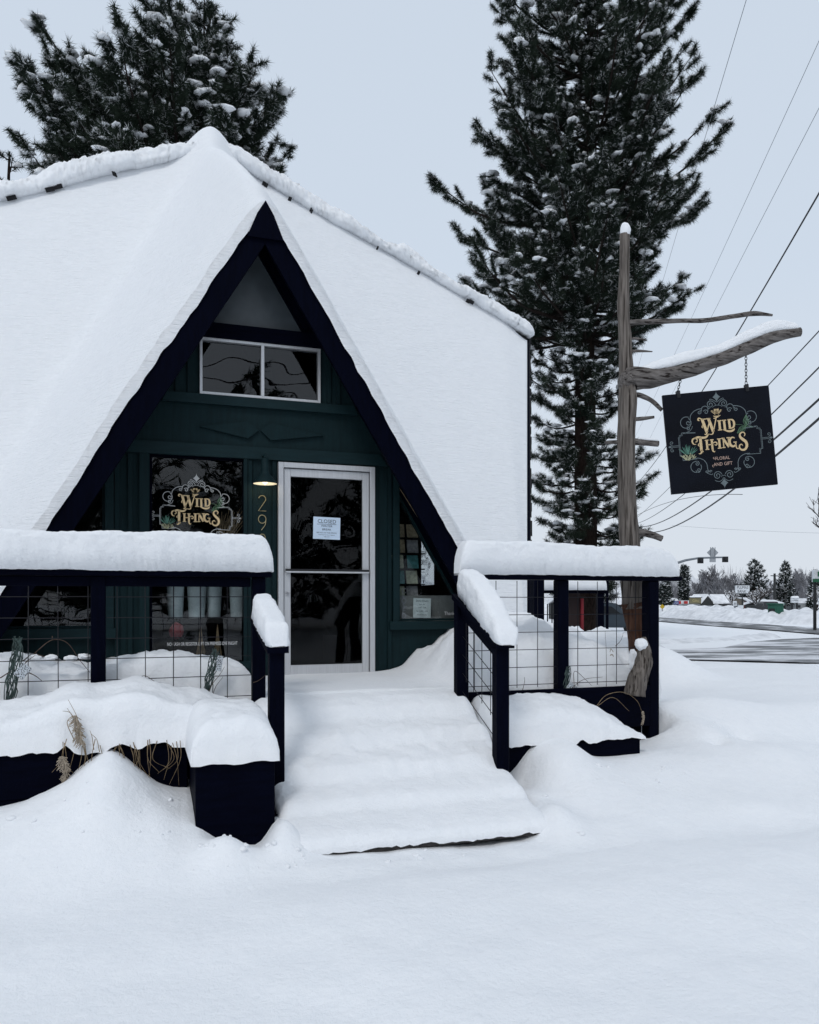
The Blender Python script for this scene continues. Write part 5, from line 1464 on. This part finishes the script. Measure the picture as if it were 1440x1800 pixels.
def bank_strip(name, label, line, w, h, seed, kind='stuff', z0=GZ - .05):
    L = 0; P = np.array([tuple(cw(a, d)) [:2] for a, d in line]); seg = np.linalg.norm(np.diff(P, axis=0), axis=1); s = np.concatenate([[0], np.cumsum(seg)])
    n = int(s[-1] / .22); t = np.linspace(0, s[-1], n); C = np.stack([np.interp(t, s, P[:, k]) for k in (0, 1)], 1)
    T = np.gradient(C, axis=0); T /= np.linalg.norm(T, axis=1)[:, None]; Nn = np.stack([-T[:, 1], T[:, 0]], 1)
    v = np.linspace(-1, 1, 15)
    XY = C[:, None] + Nn[:, None] * (v * w / 2)[None, :, None]
    pr = np.cos(v * math.pi / 2) ** .8
    Z = z0 + pr[None] * h * (.75 + .45 * fbm(XY[..., 0] * .35, XY[..., 1] * .35, 0, 3, seed)) + pr[None] * .34 * h * fbm(XY[..., 0] * 1.7, XY[..., 1] * 1.7, 0, 3, seed + 1)
    me = np_mesh(name, np.concatenate([XY, Z[..., None]], -1).reshape(-1, 3), grid_faces(n, 15), M_SNOWD, True)
    return props(link(name, me), label, 'snow' if label else None, None, kind)
M_SNOWD = mat('ploughed_snow', (.60, .615, .64), .8, vscale=1.8, bump=.8, bscale=3, spec=.1, col2=(.84, .855, .88))
bank_strip('ploughed_snowbank', 'long rough bank of ploughed snow along the far side of the main road', [(46, 48), (36, 52), (30, 58), (27.5, 66), (27, 76), (27.5, 90), (28.5, 110), (30, 140)], 4.5, 1.25, 3)
bank_strip('ploughed_snowbank', 'low rough strip of ploughed snow on the near edge of the side street', [(5, 33), (8, 32), (11, 33.2), (14, 35.6), (17, 38)], 1.6, .28, 9)
bank_strip('ploughed_snowbank', 'smaller snowbank farther back beyond the main road', [(60, 70), (46, 72), (36, 80), (31, 92), (26, 100), (10, 104), (-4, 104)], 6, 1.3, 17)

# ---- utility lines: near end above the photographer's right, far end at poles down the street
def cable(label, pix, near, far, r, m=M_WIRE, n=26):
    """through three pixels of the photograph, along the straight plan line from near to far (lateral, distance)"""
    (a0, d0), (a1, d1) = near, far
    def on(px, py):                           # where the sight line crosses the plan line
        k = (px - CX) / FOC
        t = (a0 - k * d0) / ((a0 - a1) - k * (d0 - d1))
        d = d0 + (d1 - d0) * t
        return t, EYE + (HY - py) / FOC * d
    ts, zs = zip(*[on(*p) for p in pix])
    co = np.polyfit(ts, zs, min(2, len(pix) - 1))
    pts = []
    for t in np.linspace(0, 1, n):
        q = cw(a0 + (a1 - a0) * t, d0 + (d1 - d0) * t, float(np.polyval(co, t))); pts.append(q)
    b = MB(); b.tube(pts, r, 5); return props(b.build('utility_line', m), label, 'cable', 'overhead utility lines')
FAR = (26.5, 96)
cable('thick black utility line crossing above the sign branch, passing behind the hanging sign', ((1440, 340), (1288, 600), (1122, 848)), (9.5, 13), (25, 88), .026)
cable('utility line meeting the upper right corner of the hanging sign', ((1440, 582), (1352, 676), (1122, 908)), (9.5, 13), FAR, .018)
cable('utility line meeting the right edge of the hanging sign near its top', ((1440, 646), (1358, 727), (1126, 918)), (9.5, 13), FAR, .023)
cable('heavy black cable meeting the right edge of the hanging sign at its middle', ((1440, 702), (1366, 768), (1128, 926)), (9.5, 13), FAR, .034)
cable('lowest heavy black cable below the hanging sign', ((1440, 736), (1370, 796), (1135, 936)), (9.5, 13), FAR, .038)
cable('thin pale line passing over the top right of the picture, left of the others', ((1312, 0), (1187, 420), (1110, 690)), (7.5, 14), (28, 105), .009, M_WIREG)
cable('thin pale line reaching the right edge near the top', ((1440, 72), (1258, 468), (1128, 745)), (9.5, 14), (28, 105), .008, M_WIREG)
cable('thin pale line below the topmost one at the right edge', ((1440, 190), (1216, 625), (1128, 800)), (9.5, 14), (28, 105), .008, M_WIREG)
cable('slack cable curving away below the hanging sign', ((1278, 869), (1200, 877), (1122, 905)), (23, 55), (25, 88), .022)
cable('faint thin line crossing low over the far street', ((1440, 937), (1330, 933), (1200, 925)), (40, 75), (27, 82), .010, M_WIREG)
for i in range(4):
    b = MB(); y = -11 - i * .8; b.tube([(-16 + 2.6 * k, y + .9 * k * .3, 7.2 + i * .75 + .018 * (k - 7) ** 2) for k in range(16)], .028, 5)
    props(b.build('utility_line', M_WIRE), ('lowest', 'second lowest', 'second highest', 'highest')[i] + ' utility line over the street, mirrored in the slider window', 'cable', 'mirrored utility lines')

# ---- things beyond
def gp(px, d, z=GZ):                          # on the ground at that column and distance
    return cw((px - CX) / FOC * d, d, z)
def hz_(py, d): return EYE + (HY - py) / FOC * d
FACE = -YAW
def frame_at(px, d, rot=0.0, z=GZ):
    return Matrix.Translation(gp(px, d, z)) @ Matrix.Rotation(-YAW + rot, 4, 'Z')     # local +Y points away from the photographer
def bxp(name, m, parent, M, *a, bev=.01):
    b = MB(); b.bbox(*a, bev, M=M); return b.build(name, m, parent)
def colm(n, c, r=.7, **k): return mat(n, c, r, .12, 3, **k)
M_STEEL = colm('galvanised_steel', (.16, .18, .20), .5); M_DARKM = colm('dark_metal', (.012, .014, .016)); M_SIGNW = colm('white_sign_face', (.62, .65, .68)); M_SIGNG = colm('grey_sign_back', (.30, .32, .34))
# traffic signal
d = 72.0; M = frame_at(1146, d)
ts = thing('traffic_signal', 'curved mast arm with two dark signal heads and a diamond sign over the far street', 'traffic light', tuple(gp(1146, d)))
def loc(px, py, d=d): return Vector(at_d(px, py, d))
b = MB(); b.tube([gp(1146, d), loc(1146, 1010)], .14, 8); b.build('mast', M_STEEL, ts)
b = MB(); b.tube([tuple(q) for q in [loc(1146, 1010), loc(1182, 992.5), loc(1205, 985), loc(1228, 981), loc(1255, 980), loc(1280, 979.5)]], [.13, .12, .11, .09, .08, .07], 8); b.build('mast_arm', M_STEEL, ts)
for px, py in ((1231.5, 985.5), (1275, 983.5)):
    c = loc(px, py); Mx = Matrix.Translation(c) @ Matrix.Rotation(-YAW, 4, 'Z')
    h = bxp('signal_head', M_DARKM, ts, Mx, -.25, .25, -.10, .10, -.25, .26)
    b = MB(); b.tube([Mx @ Vector((0, -.10, .0)), Mx @ Vector((0, -.24, .02))], .11, 10); b.build('visor', M_DARKM, h)
c = loc(1253, 971.5); Mx = Matrix.Translation(c) @ Matrix.Rotation(-YAW, 4, 'Z')
bxp('diamond_sign', M_SIGNG, ts, Mx @ Matrix.Rotation(R(45), 4, 'Y'), -.37, .37, -.02, .02, -.37, .37)
for x in (-.2, .2): bxp('bracket', M_STEEL, ts, Mx, x - .03, x + .03, -.06, -.025, -.5, .5)
bxp('plate', M_SIGNG, ts, Mx, -.28, .28, -.02, .02, -.86, -.5)
# shop signs along the street
def board(label, px, d, x0, x1, y0, y1, m_face, texts=(), m_txt=M_INK, posts=1, m_post=M_DARKM, border=None, cat='sign', name='street_sign', rot=0, depth=.3):
    t = thing(name, label, cat, tuple(gp(px, d)))
    M = frame_at(px, d, rot); w = (x1 - x0) / FOC * d; z0, z1 = hz_(y1, d), hz_(y0, d)
    bxp('sign_panel', m_face, t, M, -w / 2, w / 2, -depth / 2, depth / 2, z0 - GZ, z1 - GZ)
    if border:
        for a in ((-w / 2 - .12, w / 2 + .12, z1 - GZ, z1 - GZ + .16), (-w / 2 - .05, w / 2 + .05, z0 - GZ - .16, z0 - GZ)):
            bxp('sign_border', border, t, M, a[0], a[1], -depth / 2 - .03, depth / 2 + .03, a[2], a[3])
    for k in range(posts):
        x = 0 if posts == 1 else (-w * .35 + k * w * .7)
        b = MB(); b.tube([M @ Vector((x, 0, -.1)), M @ Vector((x, 0, z0 - GZ))], .09, 8); b.build('post', m_post, t)
    for body, size, cxo, czo, sx in texts:
        V, F = text_shape(body, size, 0, 0, sx); O = M @ Vector((cxo, -depth / 2 - .012, (z0 + z1) / 2 - GZ + czo))
        b = MB(); flat(b, V, F, O, Vector((cs, -sn, 0)), ZU); b.build('lettering', m_txt, t)
    return t
def snowtop(label, px, d, x0, x1, y, h, dep=.5, seed=0):
    c0, c1 = at_d(x0, y, d), at_d(x1, y, d)
    loaf('sign_snow', label, [c0, c1], dep, h, .2, 12, .04, 2, seed, .2, .2, .5, 'snow on the street signs')
board('white bank sign with black letters on a dark post beyond the road', 1305, 118, 1293, 1317.5, 1029, 1043, M_SIGNW, (('PLUMAS', .62, 0, .26, .75), ('BANK', .62, -.12, -.32, .8)), border=M_DARKM)
board('blue petrol station sign with white letters beyond the road', 1183, 112, 1171, 1191, 1057, 1062.5, colm('petrol_blue', (.012, .05, .22)), (('Chevron', .42, 0.1, 0, .85),), M_WHITE, 2)
board('red and white square panel sign beside the blue petrol sign', 1200, 113, 1192, 1209, 1055.5, 1063, M_SIGNW, (), M_INK, 2)
tb = [c for c in COL.objects if c.name.startswith('street_sign')][-1]
M = frame_at(1200, 113 - .35)
for k in (-.48, .48): bxp('red_square', colm('sign_red', (.42, .03, .03)), tb, M, k - .27, k + .27, -.02, .02, 1.1, 1.62, bev=.005)
board('olive brown sign with pale lettering on a thick post', 1222, 108, 1212, 1232.5, 1051, 1061, colm('olive_board', (.16, .145, .085)), (('Gifts', .5, 0, 0, .9),), colm('tan_letters', (.40, .34, .16)), 1, border=M_DARKM)
snowtop('snow on top of the olive brown sign', 1222, 108, 1211.5, 1233, 1050, .22, seed=3)
board('white speed limit sign reading 30 on a thin post by the snowbank', 1292, 84, 1289, 1296, 1056.5, 1065, M_SIGNW, (('30', .34, 0, -.05, .9),), M_INK, 1, M_STEEL, depth=.04)
board('small white notice board beyond the snowbank', 1302, 88, 1297.5, 1306, 1064, 1070, M_SIGNW, (), M_INK, 2)
board('white roadside sign on two thin posts at the right', 1397, 92, 1391, 1403.5, 1052, 1059.5, M_SIGNW, (('OPEN', .26, 0, 0, 1),), M_INK, 2, M_DARKM)
snowtop('snow on top of the white roadside sign', 1397, 92, 1391, 1404, 1051.5, .22, seed=4)
board('green and white shop sign at the very right edge', 1440, 46, 1431, 1452, 1002, 1023, M_SIGNW, (), M_INK, 2, M_DARKM)
tb = [c for c in COL.objects if c.name.startswith('street_sign')][-1]
M = frame_at(1440, 46 - .2); bxp('green_band', colm('sign_green', (.015, .10, .05)), tb, M, -.36, .36, -.02, .02, hz_(1023.5, 46) - GZ, hz_(1017.5, 46) - GZ, bev=.004); bxp('green_square', colm('sign_green', (.015, .10, .05)), tb, M, -.06, .3, -.02, .02, hz_(1013, 46) - GZ, hz_(1005, 46) - GZ, bev=.004)
t = thing('warning_sign', 'yellow diamond warning sign just right of the deck post', 'sign', tuple(gp(1164.5, 82)))
M = frame_at(1164.5, 82, 0, hz_(1066.5, 82)); bxp('sign_face', colm('warning_yellow', (.50, .34, .02)), t, M @ Matrix.Rotation(R(45), 4, 'Y'), -.19, .19, -.015, .015, -.19, .19)
b = MB(); b.tube([gp(1164.5, 82), gp(1164.5, 82, hz_(1070, 82))], .04, 6); b.build('post', M_STEEL, t)
# green kiosk with a snowy lid
t = thing('kiosk', 'small green kiosk standing in the snowbank beyond the road', 'kiosk', tuple(gp(1364, 62)))
M = frame_at(1364, 62, R(24)); M_GK = colm('kiosk_green', (.012, .085, .055)); 
body = bxp('body', M_GK, t, M, -.42, .42, -.40, .40, .0, 1.40, bev=.03)
bxp('side_opening', M_DARKM, t, M, -.435, -.4205, -.28, .28, .35, 1.1); bxp('lid', M_GK, t, M, -.50, .50, -.48, .48, 1.402, 1.50, bev=.03)
for k in range(3): bxp('panel', M_GK, t, M, -.34 + k * .24, -.14 + k * .24, -.415, -.4005, .15, 1.25)
# buildings
def house(label, px, d, w, dep, h, rh, m_wall, rot=0.0, snow=.35, wins=2, gable_front=False, name='building', m_roof=None, z=GZ):
    t = thing(name, label, 'building', tuple(gp(px, d)))
    M = frame_at(px, d, rot, z)
    bxp('wall', m_wall, t, M, -w / 2, w / 2, 0, dep, 0, h)
    o = .12
    b = MB()
    if gable_front:
        for s in (-1, 1):
            b.slab([M @ Vector(q) for q in ((s * (w / 2 + o), -o, h - .1), (s * (w / 2 + o), dep + o, h - .1), (0, dep + o, h + rh), (0, -o, h + rh))], (0, 0, snow))
        g = MB(); g.slab([M @ Vector(q) for q in ((-w / 2, -.02, h), (w / 2, -.02, h), (0, -.02, h + rh - .1))], M.to_3x3() @ Vector((0, .1, 0))); g.build('gable', m_wall, t)
    else:
        b.slab([M @ Vector(q) for q in ((-w / 2 - o, -o, h - .05), (w / 2 + o, -o, h - .05), (w / 2 + o, dep / 2, h + rh), (-w / 2 - o, dep / 2, h + rh))], (0, 0, snow))
        b.slab([M @ Vector(q) for q in ((-w / 2 - o, dep + o, h - .05), (w / 2 + o, dep + o, h - .05), (w / 2 + o, dep / 2 + .01, h + rh), (-w / 2 - o, dep / 2 + .01, h + rh))], (0, 0, snow))
    b.build('snowy_roof', M_SNOWD, t)
    for k in range(wins):
        x = -w / 2 + w * (k + .5) / wins
        f = bxp('window', M_SIGNG, t, M, x - w / wins * .3, x + w / wins * .3, -.06, -.002, h * .35, h * .8)
        bxp('pane', M_DARKM, f, M, x - w / wins * .25, x + w / wins * .25, -.08, -.061, h * .35 + .07, h * .8 - .07)
    return t
M_TANW = colm('tan_wall', (.13, .11, .085)); M_DKW = colm('dark_wall', (.022, .024, .024)); M_REDW = colm('red_wall', (.16, .022, .02)); M_GREYW = colm('grey_wall', (.20, .21, .215))
house('grey petrol station shop under a flat snowy canopy beyond the road', 1180, 116, 1.7, 2.5, 1.5, .12, M_GREYW, 0, .45, 0)
house('dark shop with a snow covered gable roof beyond the road, left one of two', 1244, 112, 2.1, 3.2, 1.25, 1.15, M_DKW, R(14), .22, 1, True)
house('dark shop with a plain snow covered roof beyond the road, right one of two', 1270, 112, 2.3, 3.4, 1.30, 1.05, M_DKW, R(-6), .25, 1)
house('tan low building behind the bank sign post', 1318, 124, 2.4, 4, 2.0, .1, M_TANW, 0, .12, 2)
house('red low building half hidden by snow covered trees', 1335, 122, 3.0, 4, 1.5, .35, M_REDW, 0, .15, 2)
house('low building with a smooth white snow roof behind the green kiosk', 1359, 104, 2.9, 4, 1.15, .35, M_DKW, R(10), .30, 2)
house('long low snow roofed building at the right behind the roadside sign', 1420, 128, 4.6, 5, 1.3, .4, M_GREYW, 0, .35, 3)
house('distant snow roofed house seen between the driftwood pole and the porch', 1078, 70, 6.0, 6, 1.4, 1.1, M_DKW, R(20), .4, 2)
# parked cars
def car(label, px, d, rot, m, z=GZ, L=4.5, W=1.8, Hh=1.55, group=None, snow=True):
    t = thing('parked_car', label, 'car', tuple(gp(px, d, z)), group)
    M = frame_at(px, d, rot, z)
    prof = [(-L / 2, .35), (-L / 2, .80), (-L / 2 + .12, .98), (-L * .42, 1.02), (-L * .33, Hh - .04), (-L * .24, Hh), (L * .08, Hh), (L * .14, Hh - .05), (L * .26, 1.05), (L * .46, .92), (L / 2, .78), (L / 2, .35)]
    def pr(poly, y0, y1, mm, nm, par, taper=0):
        b = MB(); n = len(poly)
        v = [M @ Vector((x, y0 + (taper if z_ > 1.1 else 0), z_)) for x, z_ in poly] + [M @ Vector((x, y1 - (taper if z_ > 1.1 else 0), z_)) for x, z_ in poly]
        f = [tuple(range(n))[::-1], tuple(range(n, 2 * n))] + [(i, (i + 1) % n, n + (i + 1) % n, n + i) for i in range(n)]
        b.add(v, f); return b.build(nm, mm, par)
    body = pr(prof, -W / 2, W / 2, m, 'body', t, .14)
    for s in (-1, 1):
        y = s * (W / 2 + .004)
        for poly in ([(-L * .36, 1.06), (-L * .30, Hh - .12), (-L * .09, Hh - .10), (-L * .09, 1.06)], [(-L * .07, 1.06), (-L * .07, Hh - .10), (L * .07, Hh - .10), (L * .19, 1.06)]):
            b = MB(); b.slab([M @ Vector((x, s * (W / 2 + .006 - (.14 if z_ > 1.1 else .0)), z_)) for x, z_ in poly], M.to_3x3() @ Vector((0, s * .012, 0))); b.build('window', M_DARKM, t)
        for xw in (-L * .31, L * .31):
            b = MB(); c = M @ Vector((xw, s * (W / 2 - .1), .33)); ax = M.to_3x3() @ Vector((0, s * .22, 0)); b.tube([c - ax * .4, c + ax * .55], .34, 18); w = b.build('wheel', M_DARKM, t)
            b = MB(); b.tube([c + ax * .551, c + ax * .60], .20, 14); b.build('rim', M_STEEL, w)
    b = MB(); b.slab([M @ Vector(q) for q in ((L * .145, -W / 2 + .2, Hh - .07), (L * .145, W / 2 - .2, Hh - .07), (L * .255, W / 2 - .1, 1.07), (L * .255, -W / 2 + .1, 1.07))], M.to_3x3() @ Vector((.02, 0, .02))); b.build('windscreen', M_DARKM, t)
    for s in (-1, 1): bxp('headlight', M_SIGNW, t, M, L / 2 - .10, L / 2 + .012, s * (W / 2 - .38) - .16, s * (W / 2 - .38) + .16, .68, .82)
    return t
car('grey blue SUV parked behind the deck, seen through the right wire mesh', 1058, 41, R(-12), colm('grey_blue_paint', (.045, .062, .078), .3), -.18, 4.7, 1.85, 1.62)
car('dark car half buried behind the snowbank beside the green kiosk', 1347, 92, R(84), colm('dark_paint', (.02, .022, .026), .3), GZ + .05)
car('silver car half hidden by the snowbank left of the gabled shops', 1218, 100, R(-5), colm('silver_paint', (.16, .17, .18), .3), GZ - .25)
car('black car half hidden by the snowbank right of the gabled shops', 1286, 100, R(60), colm('black_paint', (.012, .013, .015), .3), GZ - .2)
# porch of the neighbouring building
d = 20.0
t = thing('porch', 'neighbouring dark porch with red wall and snowy beam, behind the right wire mesh', 'porch', tuple(gp(1010, d, .6)))
M = frame_at(1010, d, R(3), 0)
def lx(px): return (px - 1010) / FOC * d
bxp('floor', M_NAVYH, t, M, lx(930), lx(1066), 0, 3.4, .45, .60)
bxp('beam', M_NAVYH, t, M, lx(930), lx(1067), -.06, .10, hz_(1043, d), hz_(1037.5, d))
for px in (948, 1056): bxp('post', M_NAVY, t, M, lx(px) - .085, lx(px) + .085, -.05, .09, .0, hz_(1043, d) - .001)
bxp('post', M_NAVY, t, M, lx(1068) - .03, lx(1068) + .03, -.05, .02, .0, hz_(1018, d))
bxp('red_wall', colm('deep_red_boards', (.016, .006, .006)), t, M, lx(998), lx(1025), .25, .32, .60, hz_(1043, d))
bxp('red_post', colm('bright_red_paint', (.20, .014, .022)), t, M, lx(1025), lx(1030), .16, .32, .60, hz_(1052, d))
bxp('back_wall', colm('brown_boards', (.035, .018, .014)), t, M, lx(948), lx(998), 3.1, 3.2, .60, hz_(1046, d))
for k in range(5): bxp('baluster', M_NAVY, t, M, lx(956 + k * 8.5) - .015, lx(956 + k * 8.5) + .015, 1.2, 1.23, .6, 1.45)
loaf('porch_snow', 'long loaf of snow on the neighbouring porch beam', [M @ Vector((lx(928), .02, hz_(1037.5, d))), M @ Vector((lx(1066), .02, hz_(1037.5, d)))], .34, .29, .06, 18, .02, 5, 133, .1, .08, .36)
bank_strip('snow_drift', 'smooth drift of snow in front of the neighbouring porch', [(1.5, 17.5), (3.4, 17.6), (4.6, 18.2), (5.6, 19)], 2.6, .9, 23, z0=-.05)
# utility pole
t = thing('utility_pole', 'dark wooden utility pole between the two far pines', 'pole', tuple(gp(1362, 120)))
b = MB(); b.tube([gp(1362, 120), gp(1362, 120, hz_(1008, 120))], [.22, .16], 8); b.build('pole', M_DKW, t)
M = frame_at(1362, 120, R(35)); bxp('crossarm', M_DKW, t, M, -1.0, 1.0, -.07, .07, hz_(1013, 120) - GZ, hz_(1011.5, 120) - GZ)
t = thing('utility_pole', 'thin dark pole behind the roadside sign at the right', 'pole', tuple(gp(1381, 110)))
b = MB(); b.tube([gp(1381, 110), gp(1381, 110, hz_(1045, 110))], .11, 6); b.build('pole', M_DKW, t)

# ---- far conifers
def fpine(label, px, d, ytop, wpx, seed, bottom=1.0, prof=None, snow=.35, lp=0, dens=1.0):
    H = hz_(ytop, d) - GZ; Rr = wpx / 2 / FOC * d * 1.05
    prof = prof or [(bottom, Rr * .9), (H * .3, Rr), (H * .55, Rr * .75), (H * .8, Rr * .45), (H, .1)]
    q = gp(px, d)
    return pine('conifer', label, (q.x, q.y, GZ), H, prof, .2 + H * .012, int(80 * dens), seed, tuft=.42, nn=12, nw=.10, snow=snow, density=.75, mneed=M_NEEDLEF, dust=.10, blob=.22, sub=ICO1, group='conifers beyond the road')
fpine('slim dark conifer right of the deck post, the narrowest of the far trees', 1204, 118, 993, 17, 41, prof=[(1.5, .6), (3, .75), (5, .72), (6.2, .45), (6.8, .1)])
fpine('short dark conifer just right of the deck post', 1171, 110, 1020, 26, 42)
fpine('broad dark pine, the largest far tree, behind the bank sign', 1326, 126, 985, 50, 43, dens=1.4)
fpine('dark pine right of the utility pole', 1380, 128, 987, 34, 44, dens=1.2)
fpine('small snow covered conifer at the right edge beyond the road', 1434, 84, 1022, 22, 45, snow=.9)
fpine('distant conifer seen through the right wire mesh', 1083, 105, 1040, 16, 46, snow=.5)
fpine('far dark conifer between the deck post and the driftwood pole', 1078, 120, 1028, 12, 47, snow=.4)
# ---- bare frosted trees
def bare(name, label, base, H, seed, m, levels=5, spread=.55, r0=.14, group=None, snowm=None, kmax=3, link_it=True, trunk=.28, rmin=.034):
    rng = random.Random(seed); paths = []
    def grow_(p, dv, L, r, lv):
        n = 4; P = [np.array(p)]; dv = np.array(dv)
        for k in range(n):
            dv = dv + np.array([rng.uniform(-.16, .16), rng.uniform(-.16, .16), rng.uniform(-.02, .10)]); dv /= np.linalg.norm(dv)
            P.append(P[-1] + dv * L / n)
        paths.append((np.array(P), np.linspace(r, max(rmin * .9, r * .62), n + 1)))
        if lv <= 0: return
        for k in range(rng.randint(2, kmax) + (1 if lv > 2 else 0)):
            t = rng.randint(2, n); nd = dv * rng.uniform(.6, 1.0) + np.array([rng.uniform(-1, 1), rng.uniform(-1, 1), rng.uniform(-.1, .6)]) * spread
            nd /= np.linalg.norm(nd); grow_(P[t], nd, L * rng.uniform(.55, .82), max(rmin, r * .66), lv - 1)
    grow_(np.array(base), (0, 0, 1), H * trunk, r0, levels)
    b0_ = np.array(base); top_ = max(q[0][:, 2].max() for q in paths) - b0_[2]; kk = H / top_
    paths = [((P - b0_) * kk + b0_, r) for P, r in paths]
    t = thing(name, label, 'tree', tuple(base), group)
    tr = [paths[0]]; V, F = tubes_np(tr, 7); link('trunk', np_mesh('trunk', V, F, M_BARK, True), t)
    V, F = tubes_np(paths[1:], 3); o = link('crown', np_mesh('crown', V, F, m), t); o['kind'] = 'stuff'
    if snowm:
        up = [(P + np.array([0, 0, r[0] * .9]), r * 1.1) for P, r in paths[1:] if rng.random() < snowm]
        V, F = tubes_np(up, 4); o = link('twig_snow', np_mesh('twig_snow', V, F, M_SNOWD), t); o['kind'] = 'stuff'
    return t
M_FROST = mat('frosted_twigs', (.13, .13, .14), .9, spec=.1, vscale=.8, col2=(.30, .30, .32)); M_FROSTB = mat('grey_brown_twigs', (.07, .062, .06), .9, .3, 4, spec=.1); M_BTWIG = mat('brown_twigs', (.05, .038, .032), .9, .3, 4, spec=.1)
q = gp(1264, 128); bare('bare_tree', 'tall bare spreading tree standing above the others beyond the road', (q.x, q.y, GZ), 7.6, 3, M_FROST, 6, .6, .20, 'bare frosted trees beyond the road')
for i, (px, d, H, seed, lab) in enumerate(((1240, 134, 6.6, 4, 'rounded pale bare tree left of the tall bare tree'), (1290, 136, 6.4, 5, 'frosted bare tree between the tall bare tree and the bank sign'), (1345, 138, 5.6, 6, 'frosted bare tree between the two far pines'), (1405, 134, 6.8, 7, 'frosted bare tree right of the right far pine'), (1422, 120, 6.6, 8, 'frosted bare tree nearest the right edge'), (1218, 138, 5.2, 9, 'low frosted bare tree behind the slim conifer'))):
    q = gp(px, d); bare('bare_tree', lab, (q.x, q.y, GZ), H, seed, M_FROST, 6, .55, .16, 'bare frosted trees beyond the road')
q = gp(1286, 92); bare('bare_tree', 'small dark bare tree loaded with snow below the bank sign', (q.x, q.y, GZ), 2.9, 12, M_BTWIG, 4, .9, .14, None, .7, trunk=.4)
q = gp(1331, 96); bare('bare_tree', 'spreading bare tree with snow and reddish twigs right of the bank sign', (q.x, q.y, GZ), 3.6, 13, M_BTWIG, 5, .95, .16, None, .6, trunk=.32)
q = gp(1437, 66); bare('bare_tree', 'small snowy bare tree at the right edge behind the snowbank', (q.x, q.y, GZ), 3.2, 14, M_BTWIG, 5, .95, .12, None, .7, trunk=.3)
q = cw(27.3, 44); bare('bare_tree', 'bare tree whose twigs reach in at the right edge below the cables', (q.x, q.y, GZ), 10.5, 21, M_FROSTB, 6, .75, .20, None, .10, rmin=.008)
# far wood: one mass of thin frosted stems
rng = np.random.default_rng(77); paths = []
for i in range(1500):
    px = rng.uniform(1040, 1560); dd = rng.uniform(140, 175); q = gp(px, dd); hgt = rng.uniform(3.6, 7.0) * (1 + .25 * math.sin(px * .05))
    s = np.linspace(0, 1, 4)
    for k in range(4):
        a = rng.uniform(-.35, .35, 2) * (k > 0)
        P = np.array([q.x, q.y, GZ]) + np.stack([a[0] * hgt * s, a[1] * hgt * s, hgt * s * rng.uniform(.6, 1)], 1) + rng.normal(0, .06, (4, 3))
        paths.append((P, .055 * (1 - .8 * s)))
V, F = tubes_np(paths, 3)
props(link('far_wood', np_mesh('far_wood', V, F, M_FROST)), 'pale frosted wood along the far edge of town', 'woodland', None, 'stuff')
V, F = [], []
props(link('far_hill', None) if False else bank_strip('far_hill', None, [(-60, 420), (40, 400), (140, 420), (260, 430), (420, 400)], 120, 13, 5, kind='structure'), kind='structure')
